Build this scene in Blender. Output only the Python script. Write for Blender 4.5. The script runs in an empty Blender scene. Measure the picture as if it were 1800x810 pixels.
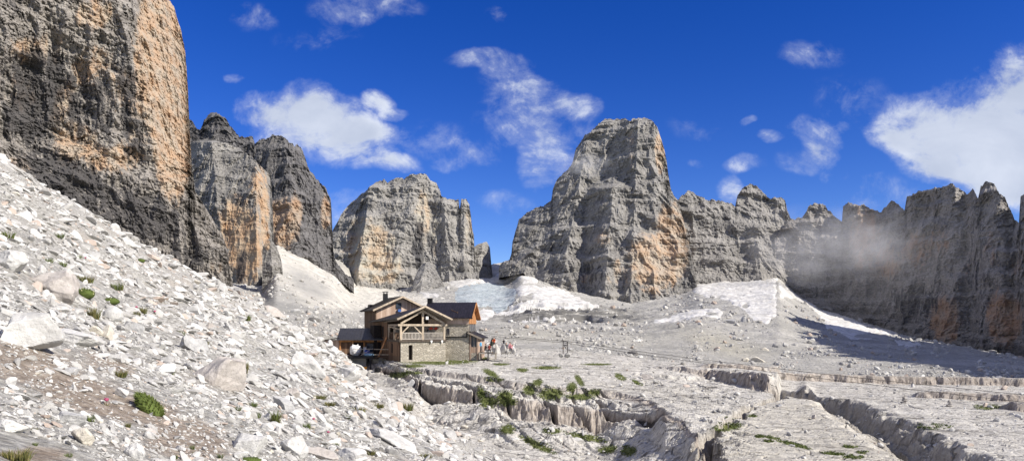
import bpy, bmesh, math, random
import numpy as np
from mathutils import Vector, Matrix

random.seed(7)
RNG = np.random.default_rng(11)
F, CX, HY = 1285.0, 900.0, 575.0          # focal length in photo pixels, image centre column, horizon row
SC = bpy.context.scene
COL = SC.collection
R = math.radians

# ------------------------------------------------------------------ noise
_pr = np.random.default_rng(5)
_P = _pr.permutation(256).astype(np.int32)
_P = np.concatenate([_P, _P, _P])
_G = _pr.normal(size=(256, 3)); _G /= np.linalg.norm(_G, axis=1)[:, None]
_G = _G.astype(np.float32)

def perlin(x, y, z):
    x, y, z = [np.asarray(a, dtype=np.float32) for a in np.broadcast_arrays(x, y, z)]
    xi, yi, zi = np.floor(x), np.floor(y), np.floor(z)
    fx, fy, fz = x - xi, y - yi, z - zi
    xi = xi.astype(np.int32) & 255; yi = yi.astype(np.int32) & 255; zi = zi.astype(np.int32) & 255
    fade = lambda t: t*t*t*(t*(t*6-15)+10)
    u, v, w = fade(fx), fade(fy), fade(fz)
    def g(dx, dy, dz):
        h = _P[_P[_P[xi+dx]+yi+dy]+zi+dz]
        gr = _G[h]
        return gr[..., 0]*(fx-dx)+gr[..., 1]*(fy-dy)+gr[..., 2]*(fz-dz)
    a = g(0,0,0); a += u*(g(1,0,0)-a)
    b = g(0,1,0); b += u*(g(1,1,0)-b)
    a += v*(b-a)
    c = g(0,0,1); c += u*(g(1,0,1)-c)
    d = g(0,1,1); d += u*(g(1,1,1)-d)
    c += v*(d-c)
    return (a + w*(c-a))*1.6

def fbm(x, y, z, o=4, gain=.5):
    s = 0; a = 1.0; k = 1.0
    for i in range(o):
        s = s + a*perlin(x*k+i*17.3, y*k+i*9.1, z*k+i*5.7); a *= gain; k *= 2.03
    return s

def ridged(x, y, z, o=3, gain=.5):
    s = 0; a = 1.0; k = 1.0
    for i in range(o):
        n = 1-np.abs(perlin(x*k+i*31.3, y*k+i*7.1, z*k+i*3.7))*1.5
        s = s + a*n*n; a *= gain; k *= 2.07
    return s

def sstep(a, b, x):
    t = np.clip((x-a)/(b-a), 0, 1); return t*t*(3-2*t)

# ------------------------------------------------------------------ object helpers
def tag(o, label=None, cat=None, group=None, kind=None):
    if label: o['label'] = label
    if cat: o['category'] = cat
    if group: o['group'] = group
    if kind: o['kind'] = kind
    return o

def link(name, me, mats=None, parent=None):
    o = bpy.data.objects.new(name, me); COL.objects.link(o)
    if mats is not None and me is not None:
        for m in (mats if isinstance(mats, (list, tuple)) else [mats]): me.materials.append(m)
    if parent is not None: o.parent = parent
    return o

def empty(name, loc, label, cat, group=None):
    o = bpy.data.objects.new(name, None); COL.objects.link(o); o.location = loc
    o.empty_display_size = .3
    return tag(o, label, cat, group)

def npmesh(name, verts, faces, smooth=False):
    """verts (N,3); faces (M,k) with a constant k"""
    me = bpy.data.meshes.new(name)
    verts = np.ascontiguousarray(verts, dtype=np.float32); faces = np.ascontiguousarray(faces, dtype=np.int32)
    n, k = faces.shape
    me.vertices.add(len(verts)); me.vertices.foreach_set('co', verts.ravel())
    me.loops.add(n*k); me.loops.foreach_set('vertex_index', faces.ravel())
    me.polygons.add(n); me.polygons.foreach_set('loop_start', np.arange(0, n*k, k, dtype=np.int32))
    me.polygons.foreach_set('use_smooth', np.full(n, smooth, dtype=bool))
    me.update(calc_edges=True)
    return me

def attr(me, name, vals):
    a = me.attributes.new(name, 'FLOAT', 'POINT')
    a.data.foreach_set('value', np.ascontiguousarray(vals, dtype=np.float32).ravel())

def grid_faces(nr, nc, keep=None):
    i = np.arange(nr*nc).reshape(nr, nc)
    f = np.stack([i[:-1, :-1], i[:-1, 1:], i[1:, 1:], i[1:, :-1]], -1).reshape(-1, 4)
    if keep is not None: f = f[keep.reshape(-1)]
    return f

def compact(v, f, *attrs):
    used = np.zeros(len(v), bool); used[f.ravel()] = True
    m = np.cumsum(used)-1
    return (v[used], m[f]) + tuple(a[used] for a in attrs)

def w2(px, py, Y):                              # photo pixel at a depth -> world point
    return np.array([(px-CX)/F*Y, Y, (HY-py)/F*Y])

# ------------------------------------------------------------------ materials
class NT:
    def __init__(s, tree): s.t = tree; s.n = tree.nodes; s.l = tree.links
    def new(s, typ, **kw):
        n = s.n.new(typ)
        for k, v in kw.items():
            if k.startswith('i_'):
                key = k[2:]
                key = int(key) if key.isdigit() else key
                s.set(n.inputs[key], v)
            else: setattr(n, k, v)
        return n
    def set(s, sock, v):
        if isinstance(v, bpy.types.NodeSocket): s.l.new(v, sock)
        else: sock.default_value = v
    def math(s, op, a, b=None, c=None, clamp=False):
        n = s.n.new('ShaderNodeMath'); n.operation = op; n.use_clamp = clamp
        s.set(n.inputs[0], a)
        if b is not None: s.set(n.inputs[1], b)
        if c is not None: s.set(n.inputs[2], c)
        return n.outputs[0]
    def vmath(s, op, a, b=None):
        n = s.n.new('ShaderNodeVectorMath'); n.operation = op
        s.set(n.inputs[0], a)
        if b is not None: s.set(n.inputs[1], b)
        return n.outputs[1] if op in ('LENGTH', 'DOT_PRODUCT') else n.outputs[0]
    def mix(s, fac, a, b):
        n = s.n.new('ShaderNodeMix'); n.data_type = 'RGBA'
        s.set(n.inputs[0], fac); s.set(n.inputs[6], c4(a)); s.set(n.inputs[7], c4(b))
        return n.outputs[2]
    def noise(s, vec, scale, detail=4, rough=.55, dist=0):
        n = s.new('ShaderNodeTexNoise'); s.set(n.inputs['Vector'], vec)
        n.inputs['Scale'].default_value = scale; n.inputs['Detail'].default_value = detail
        n.inputs['Roughness'].default_value = rough; n.inputs['Distortion'].default_value = dist
        return n.outputs[0]
    def ramp(s, fac, lo, hi):
        n = s.new('ShaderNodeMapRange', interpolation_type='SMOOTHSTEP')
        s.set(n.inputs[0], fac); n.inputs[1].default_value = lo; n.inputs[2].default_value = hi
        return n.outputs[0]
    def scale(s, vec, sc, rot=None):
        n = s.new('ShaderNodeMapping'); s.set(n.inputs[0], vec); n.inputs['Scale'].default_value = sc
        if rot: n.inputs['Rotation'].default_value = rot
        return n.outputs[0]
    def attr(s, name):
        return s.new('ShaderNodeAttribute', attribute_name=name).outputs['Fac']

def c4(c):
    if isinstance(c, (tuple, list)) and len(c) == 3: return (c[0], c[1], c[2], 1)
    return c

def newmat(name):
    m = bpy.data.materials.new(name); m.use_nodes = True
    t = NT(m.node_tree); b = t.n['Principled BSDF']
    b.inputs['Specular IOR Level'].default_value = .25
    return m, t, b

def flat(name, col, rough=.7, var=.12, nscale=3.0, metal=0, stretch=(1, 1, 1), bump=0.0):
    m, t, b = newmat(name)
    pos = t.new('ShaderNodeTexCoord').outputs['Object']
    n = t.noise(t.scale(pos, stretch), nscale, 5, .6)
    lo = tuple(c*(1-var*2) for c in col); hi = tuple(min(1, c*(1+var*2)) for c in col)
    t.set(b.inputs['Base Color'], t.mix(t.ramp(n, .3, .7), lo, hi))
    b.inputs['Roughness'].default_value = rough; b.inputs['Metallic'].default_value = metal
    if bump:
        bp = t.new('ShaderNodeBump'); bp.inputs['Strength'].default_value = bump; bp.inputs['Distance'].default_value = .05
        t.set(bp.inputs['Height'], n); t.set(b.inputs['Normal'], bp.outputs[0])
    return m

def cliff_mat(name, k, g1=(.20, .19, .18), g2=(.40, .385, .365), dark=(.055, .054, .058), ochre=(.43, .29, .18), streak=.56, vs=.12):
    """weathered dolomite: grey bedded rock, dark upright streaks, ochre fresh faces. k = metres per photo pixel"""
    m, t, b = newmat(name)
    pos = t.new('ShaderNodeNewGeometry').outputs['Position']
    p = t.scale(pos, (1/k, 1/k, 1/k))
    n1 = t.noise(p, .035, 8, .66)
    n2 = t.noise(p, .28, 5, .7)
    base = t.mix(t.ramp(t.math('ADD', t.math('MULTIPLY', n1, .55), t.math('MULTIPLY', n2, .45)), .36, .64), g1, g2)
    oc = t.attr('ochre'); n3 = t.noise(t.scale(p, (1, 1, .35)), .09, 7, .65)
    ofac = t.ramp(t.math('ADD', oc, t.math('MULTIPLY', t.math('SUBTRACT', n3, .5), 1.5)), .40, .80)
    n4 = t.noise(p, .05, 5, .6)
    ocol = t.mix(t.ramp(n4, .35, .65), ochre, (ochre[0]*.95, ochre[1]*1.18, ochre[2]*1.45))
    ocol = t.mix(t.math('MULTIPLY', t.ramp(n2, .5, .8), .45), ocol, (.30, .25, .20))
    base = t.mix(t.math('MULTIPLY', ofac, .86), base, ocol)
    dk = t.attr('dark'); n5 = t.noise(t.scale(p, (1, 1, vs)), .11, 7, .68, .25)
    dfac = t.ramp(t.math('ADD', n5, t.math('MULTIPLY', t.math('SUBTRACT', dk, .5), .34)), streak, streak+.09)
    base = t.mix(t.math('MULTIPLY', dfac, .84), base, dark)
    # bedding joints and upright cracks
    w1 = t.noise(p, .06, 3, .5)
    bj = t.noise(t.vmath('ADD', t.scale(p, (.035, .035, .55)), t.vmath('MULTIPLY', t.new('ShaderNodeTexNoise', i_Vector=p, i_Scale=.05, i_Detail=2.0).outputs['Color'], (1.5, 1.5, 1.5))), .75, 4, .6)
    vj = t.noise(t.scale(p, (.55, .55, .05)), .8, 4, .6, .3)
    crack = t.math('MAXIMUM', t.math('MULTIPLY', t.ramp(bj, .60, .68), t.ramp(w1, .42, .56)), t.math('MULTIPLY', t.ramp(vj, .63, .70), t.ramp(w1, .58, .44)))
    base = t.mix(t.math('MULTIPLY', crack, .62), base, (dark[0]*.8, dark[1]*.8, dark[2]*.8))
    t.set(b.inputs['Base Color'], base)
    b.inputs['Roughness'].default_value = .93
    h = t.math('ADD', t.noise(t.scale(p, (1, 1, .55)), .4, 6, .7), t.math('MULTIPLY', t.noise(t.scale(p, (.35, .35, 1.6)), .22, 4, .6), .7))
    bp = t.new('ShaderNodeBump'); bp.inputs['Strength'].default_value = .6; bp.inputs['Distance'].default_value = 1.8*k
    t.set(bp.inputs['Height'], t.math('SUBTRACT', h, crack)); t.set(b.inputs['Normal'], bp.outputs[0])
    return m
# ------------------------------------------------------------------ ground shapes
class Table:
    """smoothed height table over photo column and log depth"""
    def __init__(s, pxs, rows, blur=6, aspy=True, n=(220, 160)):
        Ys = np.array([r[0] for r in rows]); s.l0, s.l1 = math.log(Ys[0]), math.log(Ys[-1])
        s.p0, s.p1 = pxs[0], pxs[-1]; s.n = n
        P = np.linspace(s.p0, s.p1, n[0]); L = np.linspace(s.l0, s.l1, n[1])
        Z = np.array([[(HY-v)/F*r[0] if aspy else v for v in r[1]] for r in rows])
        A = np.array([np.interp(P, pxs, z) for z in Z])
        B = np.array([np.interp(L, np.log(Ys), A[:, j]) for j in range(n[0])]).T      # (L,P)
        for _ in range(blur):
            B = np.pad(B, ((1, 1), (0, 0)), 'edge'); B = (B[:-2]+2*B[1:-1]+B[2:])/4
            B = np.pad(B, ((0, 0), (1, 1)), 'edge'); B = (B[:, :-2]+2*B[:, 1:-1]+B[:, 2:])/4
        s.B = B
    def __call__(s, px, Y):
        a = np.clip((px-s.p0)/(s.p1-s.p0)*(s.n[0]-1), 0, s.n[0]-1.001); b = np.clip((np.log(Y)-s.l0)/(s.l1-s.l0)*(s.n[1]-1), 0, s.n[1]-1.001)
        i = a.astype(int); j = b.astype(int); a = a-i; b = b-j; B = s.B
        return (B[j, i]*(1-a)+B[j, i+1]*a)*(1-b)+(B[j+1, i]*(1-a)+B[j+1, i+1]*a)*b

SLOPE_T = Table([-350, 0, 150, 300, 450, 600, 650, 700, 800, 900, 1050], [
    (2.5, [830, 950, 1020, 1090, 1180, 1270, 1300, 1330, 1390, 1450, 1550]),
    (4,  [660, 800, 850, 905, 965, 1020, 1040, 1060, 1100, 1140, 1210]),
    (6,  [520, 680, 740, 800, 860, 915, 935, 955, 990, 1030, 1090]),
    (10, [360, 530, 600, 665, 728, 790, 810, 830, 868, 905, 965]),
    (14, [290, 458, 538, 615, 685, 745, 765, 785, 828, 872, 930]),
    (20, [205, 398, 490, 572, 642, 702, 726, 750, 800, 850, 915]),
    (30, [115, 335, 440, 528, 610, 690, 718, 745, 798, 840, 905]),
    (45, [45, 279, 395, 490, 582, 672, 704, 735, 790, 825, 880]),
    (60, [60, 290, 378, 473, 562, 655, 690, 720, 775, 805, 850]),
    (75, [80, 305, 378, 458, 545, 646, 684, 712, 768, 800, 840]),
    (90, [100, 322, 392, 468, 529, 632, 678, 704, 760, 795, 830]),
    (105, [120, 340, 412, 486, 543, 618, 672, 706, 770, 800, 830]),
    (130, [160, 376, 447, 516, 566, 604, 652, 720, 800, 830, 850]),
], blur=3)

def slope_z(px, Y, fine=True):
    z = SLOPE_T(px, Y); x = (px-CX)/F*Y
    z = z + .45*fbm(x*.16, Y*.16, 3.1, 3)*np.clip(Y/25, .25, 1.3)
    if fine: z = z + .10*fbm(x*.9, Y*.9, 8.3, 4)*np.clip(Y/20, .35, 1.5)
    return z

KAR_PX = [560, 640, 830, 1000, 1100, 1200, 1300, 1400, 1560, 1800, 2050]
KAR_T = Table(KAR_PX, [
    (30, [705, 740, 800, 850, 870, 885, 892, 896, 902, 905, 910]),
    (45, [680, 700, 725, 745, 765, 778, 784, 788, 790, 795, 800]),
    (60, [662, 674, 690, 708, 716, 724, 732, 736, 737, 741, 745]),
    (75, [650, 657, 668, 680, 688, 694, 698, 704, 705, 709, 714]),
    (90, [640, 644, 648, 656, 662, 668, 675, 684, 688, 690, 693]),
    (105, [630, 632, 632, 636, 640, 648, 657, 669, 673, 674, 676]),
    (118, [612, 617, 619, 623, 628, 641, 651, 664, 667, 666, 668]),
    (135, [595, 600, 608, 613, 620, 637, 648, 660, 662, 659, 662]),
], blur=2)
LIP = ([560, 640, 680, 705, 735, 780, 830, 900, 1000, 1060, 1110, 1145, 1170, 1200, 1235, 1262, 1300, 2050],
       [114, 112, 106, 97, 90, 86, 81.5, 77, 75, 74.5, 73, 68, 60, 56, 46, 37, 20, 20])

def seg_dist(x, y, pts):
    d = np.full(np.shape(x), 1e9); side = np.zeros(np.shape(x)); tt = np.zeros(np.shape(x))
    n = len(pts)-1
    for i, ((x0, y0), (x1, y1)) in enumerate(zip(pts[:-1], pts[1:])):
        dx, dy = x1-x0, y1-y0; L2 = dx*dx+dy*dy
        t = np.clip(((x-x0)*dx+(y-y0)*dy)/L2, 0, 1)
        e = np.hypot(x-x0-t*dx, y-y0-t*dy)
        m = e < d
        d = np.where(m, e, d); side = np.where(m, np.sign((x-x0)*dy-(y-y0)*dx), side); tt = np.where(m, (i+t)/n, tt)
    return d, side, tt

CREV = [(11.0, 40), (12.6, 47.5), (17.5, 58.5), (23.2, 69.5), (28.6, 77.5), (31.2, 84.5)]
GULLY = [(31.2, 85.5), (34.0, 77), (31.6, 67), (29.2, 57), (27.0, 49.5), (25.2, 42.5), (22.5, 34)]

def karst_parts(px, Y):
    x = (px-CX)/F*Y
    base = KAR_T(px, Y)
    rib = .8*ridged(x*.42+.9*fbm(x*.2, Y*.22, 6, 2), Y*.16, 4.2, 3)+.35*ridged(x*1.3, Y*.5, 1.2, 2)+.55*fbm(x*.8, Y*.3, 3.3, 3)
    wob = 2.4*fbm(x*.10, Y*.09, 2.2, 3); hv = np.clip(.8+.7*fbm(x*.13, Y*.02, 12.2, 2), .25, 1.3); lw = 1-.7*sstep(765, 700, px)
    gn = np.abs(perlin(x*.62+.33*Y+.9*perlin(x*.2, Y*.2, 5), Y*.05, 21.3)); gap = sstep(.15, .04, gn)
    d = np.interp(px, LIP[0], LIP[1])-Y+(rib-1.0)*.5+wob+1.3*gap          # metres in front of the lip
    g = sstep(1165, 1045, px)
    drop = .7*lw*sstep(0, 1.6, d)+.45*sstep(3.2, 4.2, d)+lw*(2.0*hv*sstep(1120, 1040, px)+.25)*sstep(6.1, 7.9, d)+(.9+2.0*(1-hv)*lw+1.8*sstep(1040, 1120, px))*sstep(8.5, 17, d)
    dropb = .15*sstep(0, .9, d)+2.0*sstep(.3, 13, d)
    z = base-(drop*g+dropb*(1-g))*sstep(1290, 1255, px)
    gapd = gap*sstep(1200, 1140, px)*sstep(-.5, .5, d)*sstep(10, 7.5, d)
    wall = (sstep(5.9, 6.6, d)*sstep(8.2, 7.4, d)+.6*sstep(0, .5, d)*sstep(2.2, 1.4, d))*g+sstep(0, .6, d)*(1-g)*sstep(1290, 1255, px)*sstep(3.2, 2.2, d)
    # second ledge: the higher pavement behind the sloping block
    l2 = np.interp(px, [1150, 1180, 1260, 1330, 1385, 1400], [102, 100, 93, 84, 81, 81])
    h2 = np.interp(px, [1130, 1180, 1260, 1330, 1366, 1373], [0, .5, 1.3, 1.95, 2.1, 0])
    d2 = Y-l2+(rib-1.0)*.75+wob*.5
    up = sstep(-1.2, .9, d2)*np.clip(1-np.clip(d2-2, 0, None)/38, 0, 1)
    z = z+h2*up
    z = z+1.3*np.exp(-((px-1417)/11)**2)*sstep(80.5, 82, Y)*np.exp(-np.clip(Y-82, 0, None)/9)
    wall = np.maximum(wall, sstep(-1.4, -.6, d2)*sstep(1.0, .4, d2)*np.clip(h2/1.2, 0, 1))
    # crevice and gully
    jx = .7*fbm(x*.45, Y*.45, 9.1, 3); jy = .7*fbm(x*.45, Y*.45, 19.1, 3)
    e, sd, tt = seg_dist(x+jx, Y+jy, CREV)
    cw = .5+.7*sstep(.75, 1, tt)+.35*sstep(.25, 0, tt)
    z = z-(2.6)*np.clip(1.25-e/cw, 0, 1)**.6*sstep(0, .05, tt+.02)
    hole = sstep(1.25, .75, np.hypot((x+jx-31.5)/2.0, (Y+jy-82.6)/4.2)); z = z-4.2*hole
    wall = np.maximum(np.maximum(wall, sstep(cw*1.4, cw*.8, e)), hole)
    e, sd, tt = seg_dist(x+jx*1.3, Y+jy*1.3, GULLY)
    gw = 1.0+1.15*np.sin(np.clip(tt, 0, 1)*math.pi)**.6+.6*tt
    prof = np.where(sd < 0, sstep(gw*1.15, gw*.35, e), sstep(gw*1.5, gw*.0, e))
    z = z-1.9*prof-.9*sstep(.6, .1, e)*sstep(.05, .2, tt)
    rough = sstep(gw*1.3, gw*.6, e)
    # low bedding steps on the right-hand pavement
    for (pts, h, fade) in (([(34, 104), (46, 105), (62, 102), (95, 92)], 1.15, 0), ([(44, 82), (48, 79), (55, 76), (56, 72)], .8, 0),
                           ([(46, 70.5), (48, 67), (60, 60), (75, 50)], .85, 0), ([(24.5, 98), (30, 96.5), (34, 96)], .6, 0), ([(15, 92), (19, 90.5), (25, 91)], .5, 0)):
        ee, ss, t2 = seg_dist(x+jx*.8, Y+jy*.8, pts)
        ends = sstep(0, .16, t2)*sstep(1.0, .86, t2)
        z = z+h*np.where(ss < 0, sstep(-.25, .45, ee)*np.exp(-ee/9), sstep(.25, -.45, ee)*.5)*ends
        wall = np.maximum(wall, sstep(.7, .2, ee)*ends*(h > .55))
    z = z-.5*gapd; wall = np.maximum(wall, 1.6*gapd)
    return z, wall, rough, x, d, g

def karst_z(px, Y, fine=True):
    z, wall, rough, x, d, g = karst_parts(px, Y)
    fb = sstep(116, 130, Y); z = z*(1-fb)+(far_z(px, np.maximum(Y, 124.5))-.25*sstep(128, 135, Y))*fb; wall = wall*(1-fb)
    if fine:
        # clint-and-gryke relief: bedding ripples on the pavement, upright flutes on the steps
        slab = sstep(1200, 1330, px)
        q = x*.5+Y*.87
        rip = ridged(x*.33+.2*fbm(x*.3, Y*.3, 1, 2), q*1.35, 6.6, 3)
        blk = ridged((x*.8-Y*.45)*.38, (x*.5+Y*.8)*.30, 7.7, 2)
        z = z-.15*np.clip(rip-1.1, 0, 1)*(1-.15*slab)-.55*sstep(1.18, 1.42, blk)*(1-slab*.65)
        front = sstep(1.5, 4, d)*g*sstep(12, 8, d)
        flute = ridged(x*.75+.8*fbm(x*.3, Y*.5, 5, 3), Y*.34, 2.9, 4)
        z = z+front*.25*(flute-1.0)
        blockpart = sstep(1080, 1180, px)*sstep(1370, 1290, px)*sstep(97, 88, Y)
        z = z+blockpart*(.26*(ridged(x*.42+.3*Y, Y*.22, 3.3, 4)-1.0))
        z = z+.09*fbm(x*.8, Y*.8, 4.4, 4)+rough*.32*fbm(x*1.1, Y*1.1, 14.4, 4)
    return z, wall, rough

# valley floor behind the hut, up to the foot of the cliffs
FB_PX = [-350, 0, 250, 331, 400, 435, 465, 485, 540, 590, 620, 700, 760, 830, 870, 890, 915, 950, 1000, 1110, 1200, 1225, 1370, 1400, 1450, 1600, 1800, 2100]
FB_Y = [190, 205, 235, 262, 330, 425, 440, 560, 590, 630, 900, 930, 940, 955, 1050, 1080, 985, 905, 880, 862, 878, 888, 925, 922, 900, 790, 650, 480]
FB_PY = [250, 308, 440, 482, 497, 500, 500, 428, 452, 478, 502, 508, 494, 486, 482, 477, 467, 488, 507, 529, 512, 499, 486, 516, 545, 592, 632, 665]
FN_PX = [-350, 0, 200, 300, 400, 450, 500, 600, 700, 850, 1000, 1200, 1400, 1500, 1640, 1800, 2100]
FN_PY = [360, 372, 455, 512, 545, 562, 578, 597, 607, 611, 616, 640, 663, 665, 663, 666, 672]
_q = np.linspace(-350, 5700, 6051)
def _smooth(xs, ys, w=30):
    y = np.interp(_q, xs, ys); k = np.hanning(2*w+1); k /= k.sum()
    return np.convolve(np.pad(y, w, 'edge'), k, 'valid')
_FBY = _smooth(FB_PX, FB_Y, 16); _FBP = _smooth(FB_PX, FB_PY, 10)
def far_z(px, Y, fine=True):
    x = (px-CX)/F*Y
    Yb = np.interp(px, _q, _FBY); zb = (HY-np.interp(px, _q, _FBP))/F*Yb
    zn = (HY-np.interp(px, FN_PX, FN_PY))/F*125
    t = (Y-125)/(Yb-125)
    ex = np.interp(px, [-300, 300, 470, 620, 760, 900, 1100, 1300, 1500, 2000], [1, 1, 1.25, 1.35, 2.0, 2.1, 1.6, 1.7, 1.5, 1.2])
    z = np.where(t < 1, zn+(zb-zn)*np.clip(t, 0, 1)**ex, zb+(Y-Yb)*np.interp(px, [-300, 440, 520], [.0, .03, .25]))
    def bump(px0, y0, w, l, h): return h*np.exp(-(((px-px0)/w)**2+((Y-y0)/l)**2))
    z = z+bump(868, 260, 75, 75, 3.6)+bump(520, 210, 110, 45, 2.0)+bump(1290, 420, 160, 110, 4.0)+bump(1215, 300, 60, 40, 1.8)
    # rock steps between the snow and the moraine
    band = np.exp(-(((px-1010)/120)**4))*sstep(360, 400, Y)*sstep(640, 560, Y)
    n = fbm(x*.03, Y*.03, 3, 3)
    st = (Y+18*n+x*.1)/46.0
    z = z+band*(7.5*(sstep(.38, .52, st-np.floor(st))-(st-np.floor(st))))
    if fine:
        z = z+.9*fbm(x*.05, Y*.05, 2.2, 3)*np.clip(Y/300, .3, 1.6)+.35*fbm(x*.3, Y*.3, 5.5, 4)*np.clip(Y/300, .4, 2.0)
    return z

_YS = np.exp(np.linspace(math.log(3.2), math.log(1000), 900))
def ground_z(px, Y):
    z = slope_z(px, Y); m = Y < 136
    k = np.where((Y > 31) & m & (px > 570), karst_z(px, Y)[0], -1e3)
    f = np.where(Y > 124, far_z(px, Y), -1e3)
    s = np.where((px < 1040) & (Y < 131), z, -1e3)
    return np.maximum(np.maximum(s, k), f)
def hit(px, py):
    """first ground point seen through a photo pixel"""
    z = ground_z(np.full(_YS.shape, float(px)), _YS)
    gy = HY-F*z/_YS
    ok = np.where((gy <= py) & (z > -500))[0]
    i = max(1, ok[0]) if len(ok) else 0
    Y = _YS[i]
    return Vector(((px-CX)/F*Y, Y, float(z[i])))

def ellmask(px, py, spots, noise=None):
    m = np.zeros(np.shape(px))
    for s in spots:
        cx, cy, rx, ry = s[:4]; w = s[4] if len(s) > 4 else 1; a = R(s[5]) if len(s) > 5 else 0
        dx, dy = px-cx, py-cy
        ux, uy = dx*math.cos(a)+dy*math.sin(a), -dx*math.sin(a)+dy*math.cos(a)
        m = np.maximum(m, w*np.clip(1.5-np.hypot(ux/rx, uy/ry), 0, 1))
    return m

def polymask(px, py, poly):
    """signed distance in photo pixels, inside positive"""
    px = np.asarray(px, float); py = np.asarray(py, float)
    d = np.full(px.shape, 1e9); ins = np.zeros(px.shape, bool)
    n = len(poly)
    for i in range(n):
        x0, y0 = poly[i]; x1, y1 = poly[(i+1) % n]
        dx, dy = x1-x0, y1-y0
        t = np.clip(((px-x0)*dx+(py-y0)*dy)/(dx*dx+dy*dy+1e-9), 0, 1)
        d = np.minimum(d, np.hypot(px-x0-t*dx, py-y0-t*dy))
        if y0 != y1:
            c = ((y0 > py) != (y1 > py)) & (px < (x1-x0)*(py-y0)/(y1-y0)+x0)
            ins ^= c
    return np.where(ins, d, -d)

SOIL = [(60, 650, 110, 40, 1, 12), (150, 690, 120, 35, 1, 15), (240, 720, 90, 28, 1, 15), (330, 765, 90, 35, .9, 15), (60, 800, 60, 16, .8, 0), (190, 640, 60, 18, .8, 15), (440, 690, 40, 12, .6, 20), (90, 505, 60, 10, .5, 25), (300, 790, 120, 22, .7, 5)]

# ---- scree slope
def build_slope():
    px = np.concatenate([np.linspace(-1500, -336, 60), np.linspace(-330, 1040, 1050), np.linspace(1048, 2800, 90)]); Y = np.exp(np.linspace(math.log(2.6), math.log(131), 470))
    PX, YY = np.meshgrid(px, Y)
    Z = slope_z(PX, YY); X = (PX-CX)/F*YY
    kz = np.where((YY > 31), karst_z(PX, YY, False)[0], -50)
    keep = Z > kz-1.2
    kf = keep[:-1, :-1] | keep[1:, 1:]
    PY = HY-F*Z/YY
    soil = ellmask(PX, PY, SOIL)
    mound = ellmask(PX, PY, [(745, 680, 42, 22, 1, 10), (640, 700, 60, 22, .35, 20)])
    v, f, so, mo = compact(np.stack([X, YY, Z], -1).reshape(-1, 3), grid_faces(len(Y), len(px), kf), soil.ravel(), mound.ravel())
    me = npmesh('scree_slope', v, f, True); attr(me, 'soil', so); attr(me, 'mound', mo)
    m, t, b = newmat('scree')
    pos = t.new('ShaderNodeNewGeometry').outputs['Position']
    n1 = t.noise(pos, 1.3, 8, .65); n2 = t.noise(pos, 9, 6, .7); n3 = t.noise(pos, .35, 4, .6)
    c = t.mix(t.ramp(n2, .35, .66), (.27, .256, .232), (.55, .535, .50))
    c = t.mix(t.math('MULTIPLY', t.ramp(n3, .5, .68), .35), c, (.42, .36, .30))
    sf = t.ramp(t.math('ADD', t.attr('soil'), t.math('MULTIPLY', t.math('SUBTRACT', n1, .5), 1.6)), .3, .75)
    dirt = t.mix(t.ramp(n2, .3, .7), (.22, .15, .10), (.40, .31, .235))
    c = t.mix(t.math('MULTIPLY', sf, .62), c, dirt)
    c = t.mix(t.math('MULTIPLY', t.ramp(t.attr('mound'), .2, .8), .75), c, t.mix(n2, (.30, .25, .20), (.46, .40, .33)))
    t.set(b.inputs['Base Color'], c); b.inputs['Roughness'].default_value = .95
    bp = t.new('ShaderNodeBump'); bp.inputs['Strength'].default_value = .9; bp.inputs['Distance'].default_value = .12
    vor = t.new('ShaderNodeTexVoronoi'); vor.inputs['Scale'].default_value = 7; t.set(vor.inputs['Vector'], pos)
    t.set(bp.inputs['Height'], t.math('ADD', t.math('MULTIPLY', vor.outputs['Distance'], .5), n2)); t.set(b.inputs['Normal'], bp.outputs[0])
    o = link('scree_slope', me, m)
    tag(o, 'pale limestone scree slope rising to the left below the dark cliff', 'slope', kind='structure')

GRASS = [(770, 636, 62, 4.5), (725, 643, 22, 3), (812, 633, 28, 4), (843, 629, 16, 3), (862, 655, 16, 5, 1, 25), (868, 667, 16, 4), (918, 650, 10, 3.5), (960, 646, 24, 3), (1050, 640, 26, 1.8),
         (858, 706, 16, 12), (888, 700, 16, 14), (845, 690, 8, 10), (893, 707, 16, 8), (930, 685, 11, 10), (945, 672, 9, 6), (968, 692, 22, 11), (1020, 697, 24, 6), (1045, 690, 12, 5), (1005, 680, 8, 10, 1, 30), (1018, 668, 5, 12, 1, -35),
         (892, 754, 13, 9), (945, 782, 32, 6, 1, 25), (970, 757, 17, 5), (1030, 768, 38, 5, 1, 12), (1068, 790, 17, 7), (1105, 792, 13, 9), (1090, 662, 11, 5, 1, 25), (1120, 672, 10, 3, 1, 25),
         (1278, 751, 26, 6, 1, -8), (1322, 731, 8, 2), (1357, 769, 13, 2.2, 1, 8), (1395, 781, 30, 3, 1, 14), (1352, 775, 9, 2), (1335, 767, 8, 2), (1465, 797, 20, 2.5, 1, 5), (1500, 803, 16, 3), (1495, 785, 12, 2), (1515, 795, 10, 2),
         (1735, 715, 22, 5, .8), (1640, 750, 30, 5, .45), (880, 640, 14, 2), (700, 660, 16, 4), (720, 655, 24, 3)]

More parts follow.
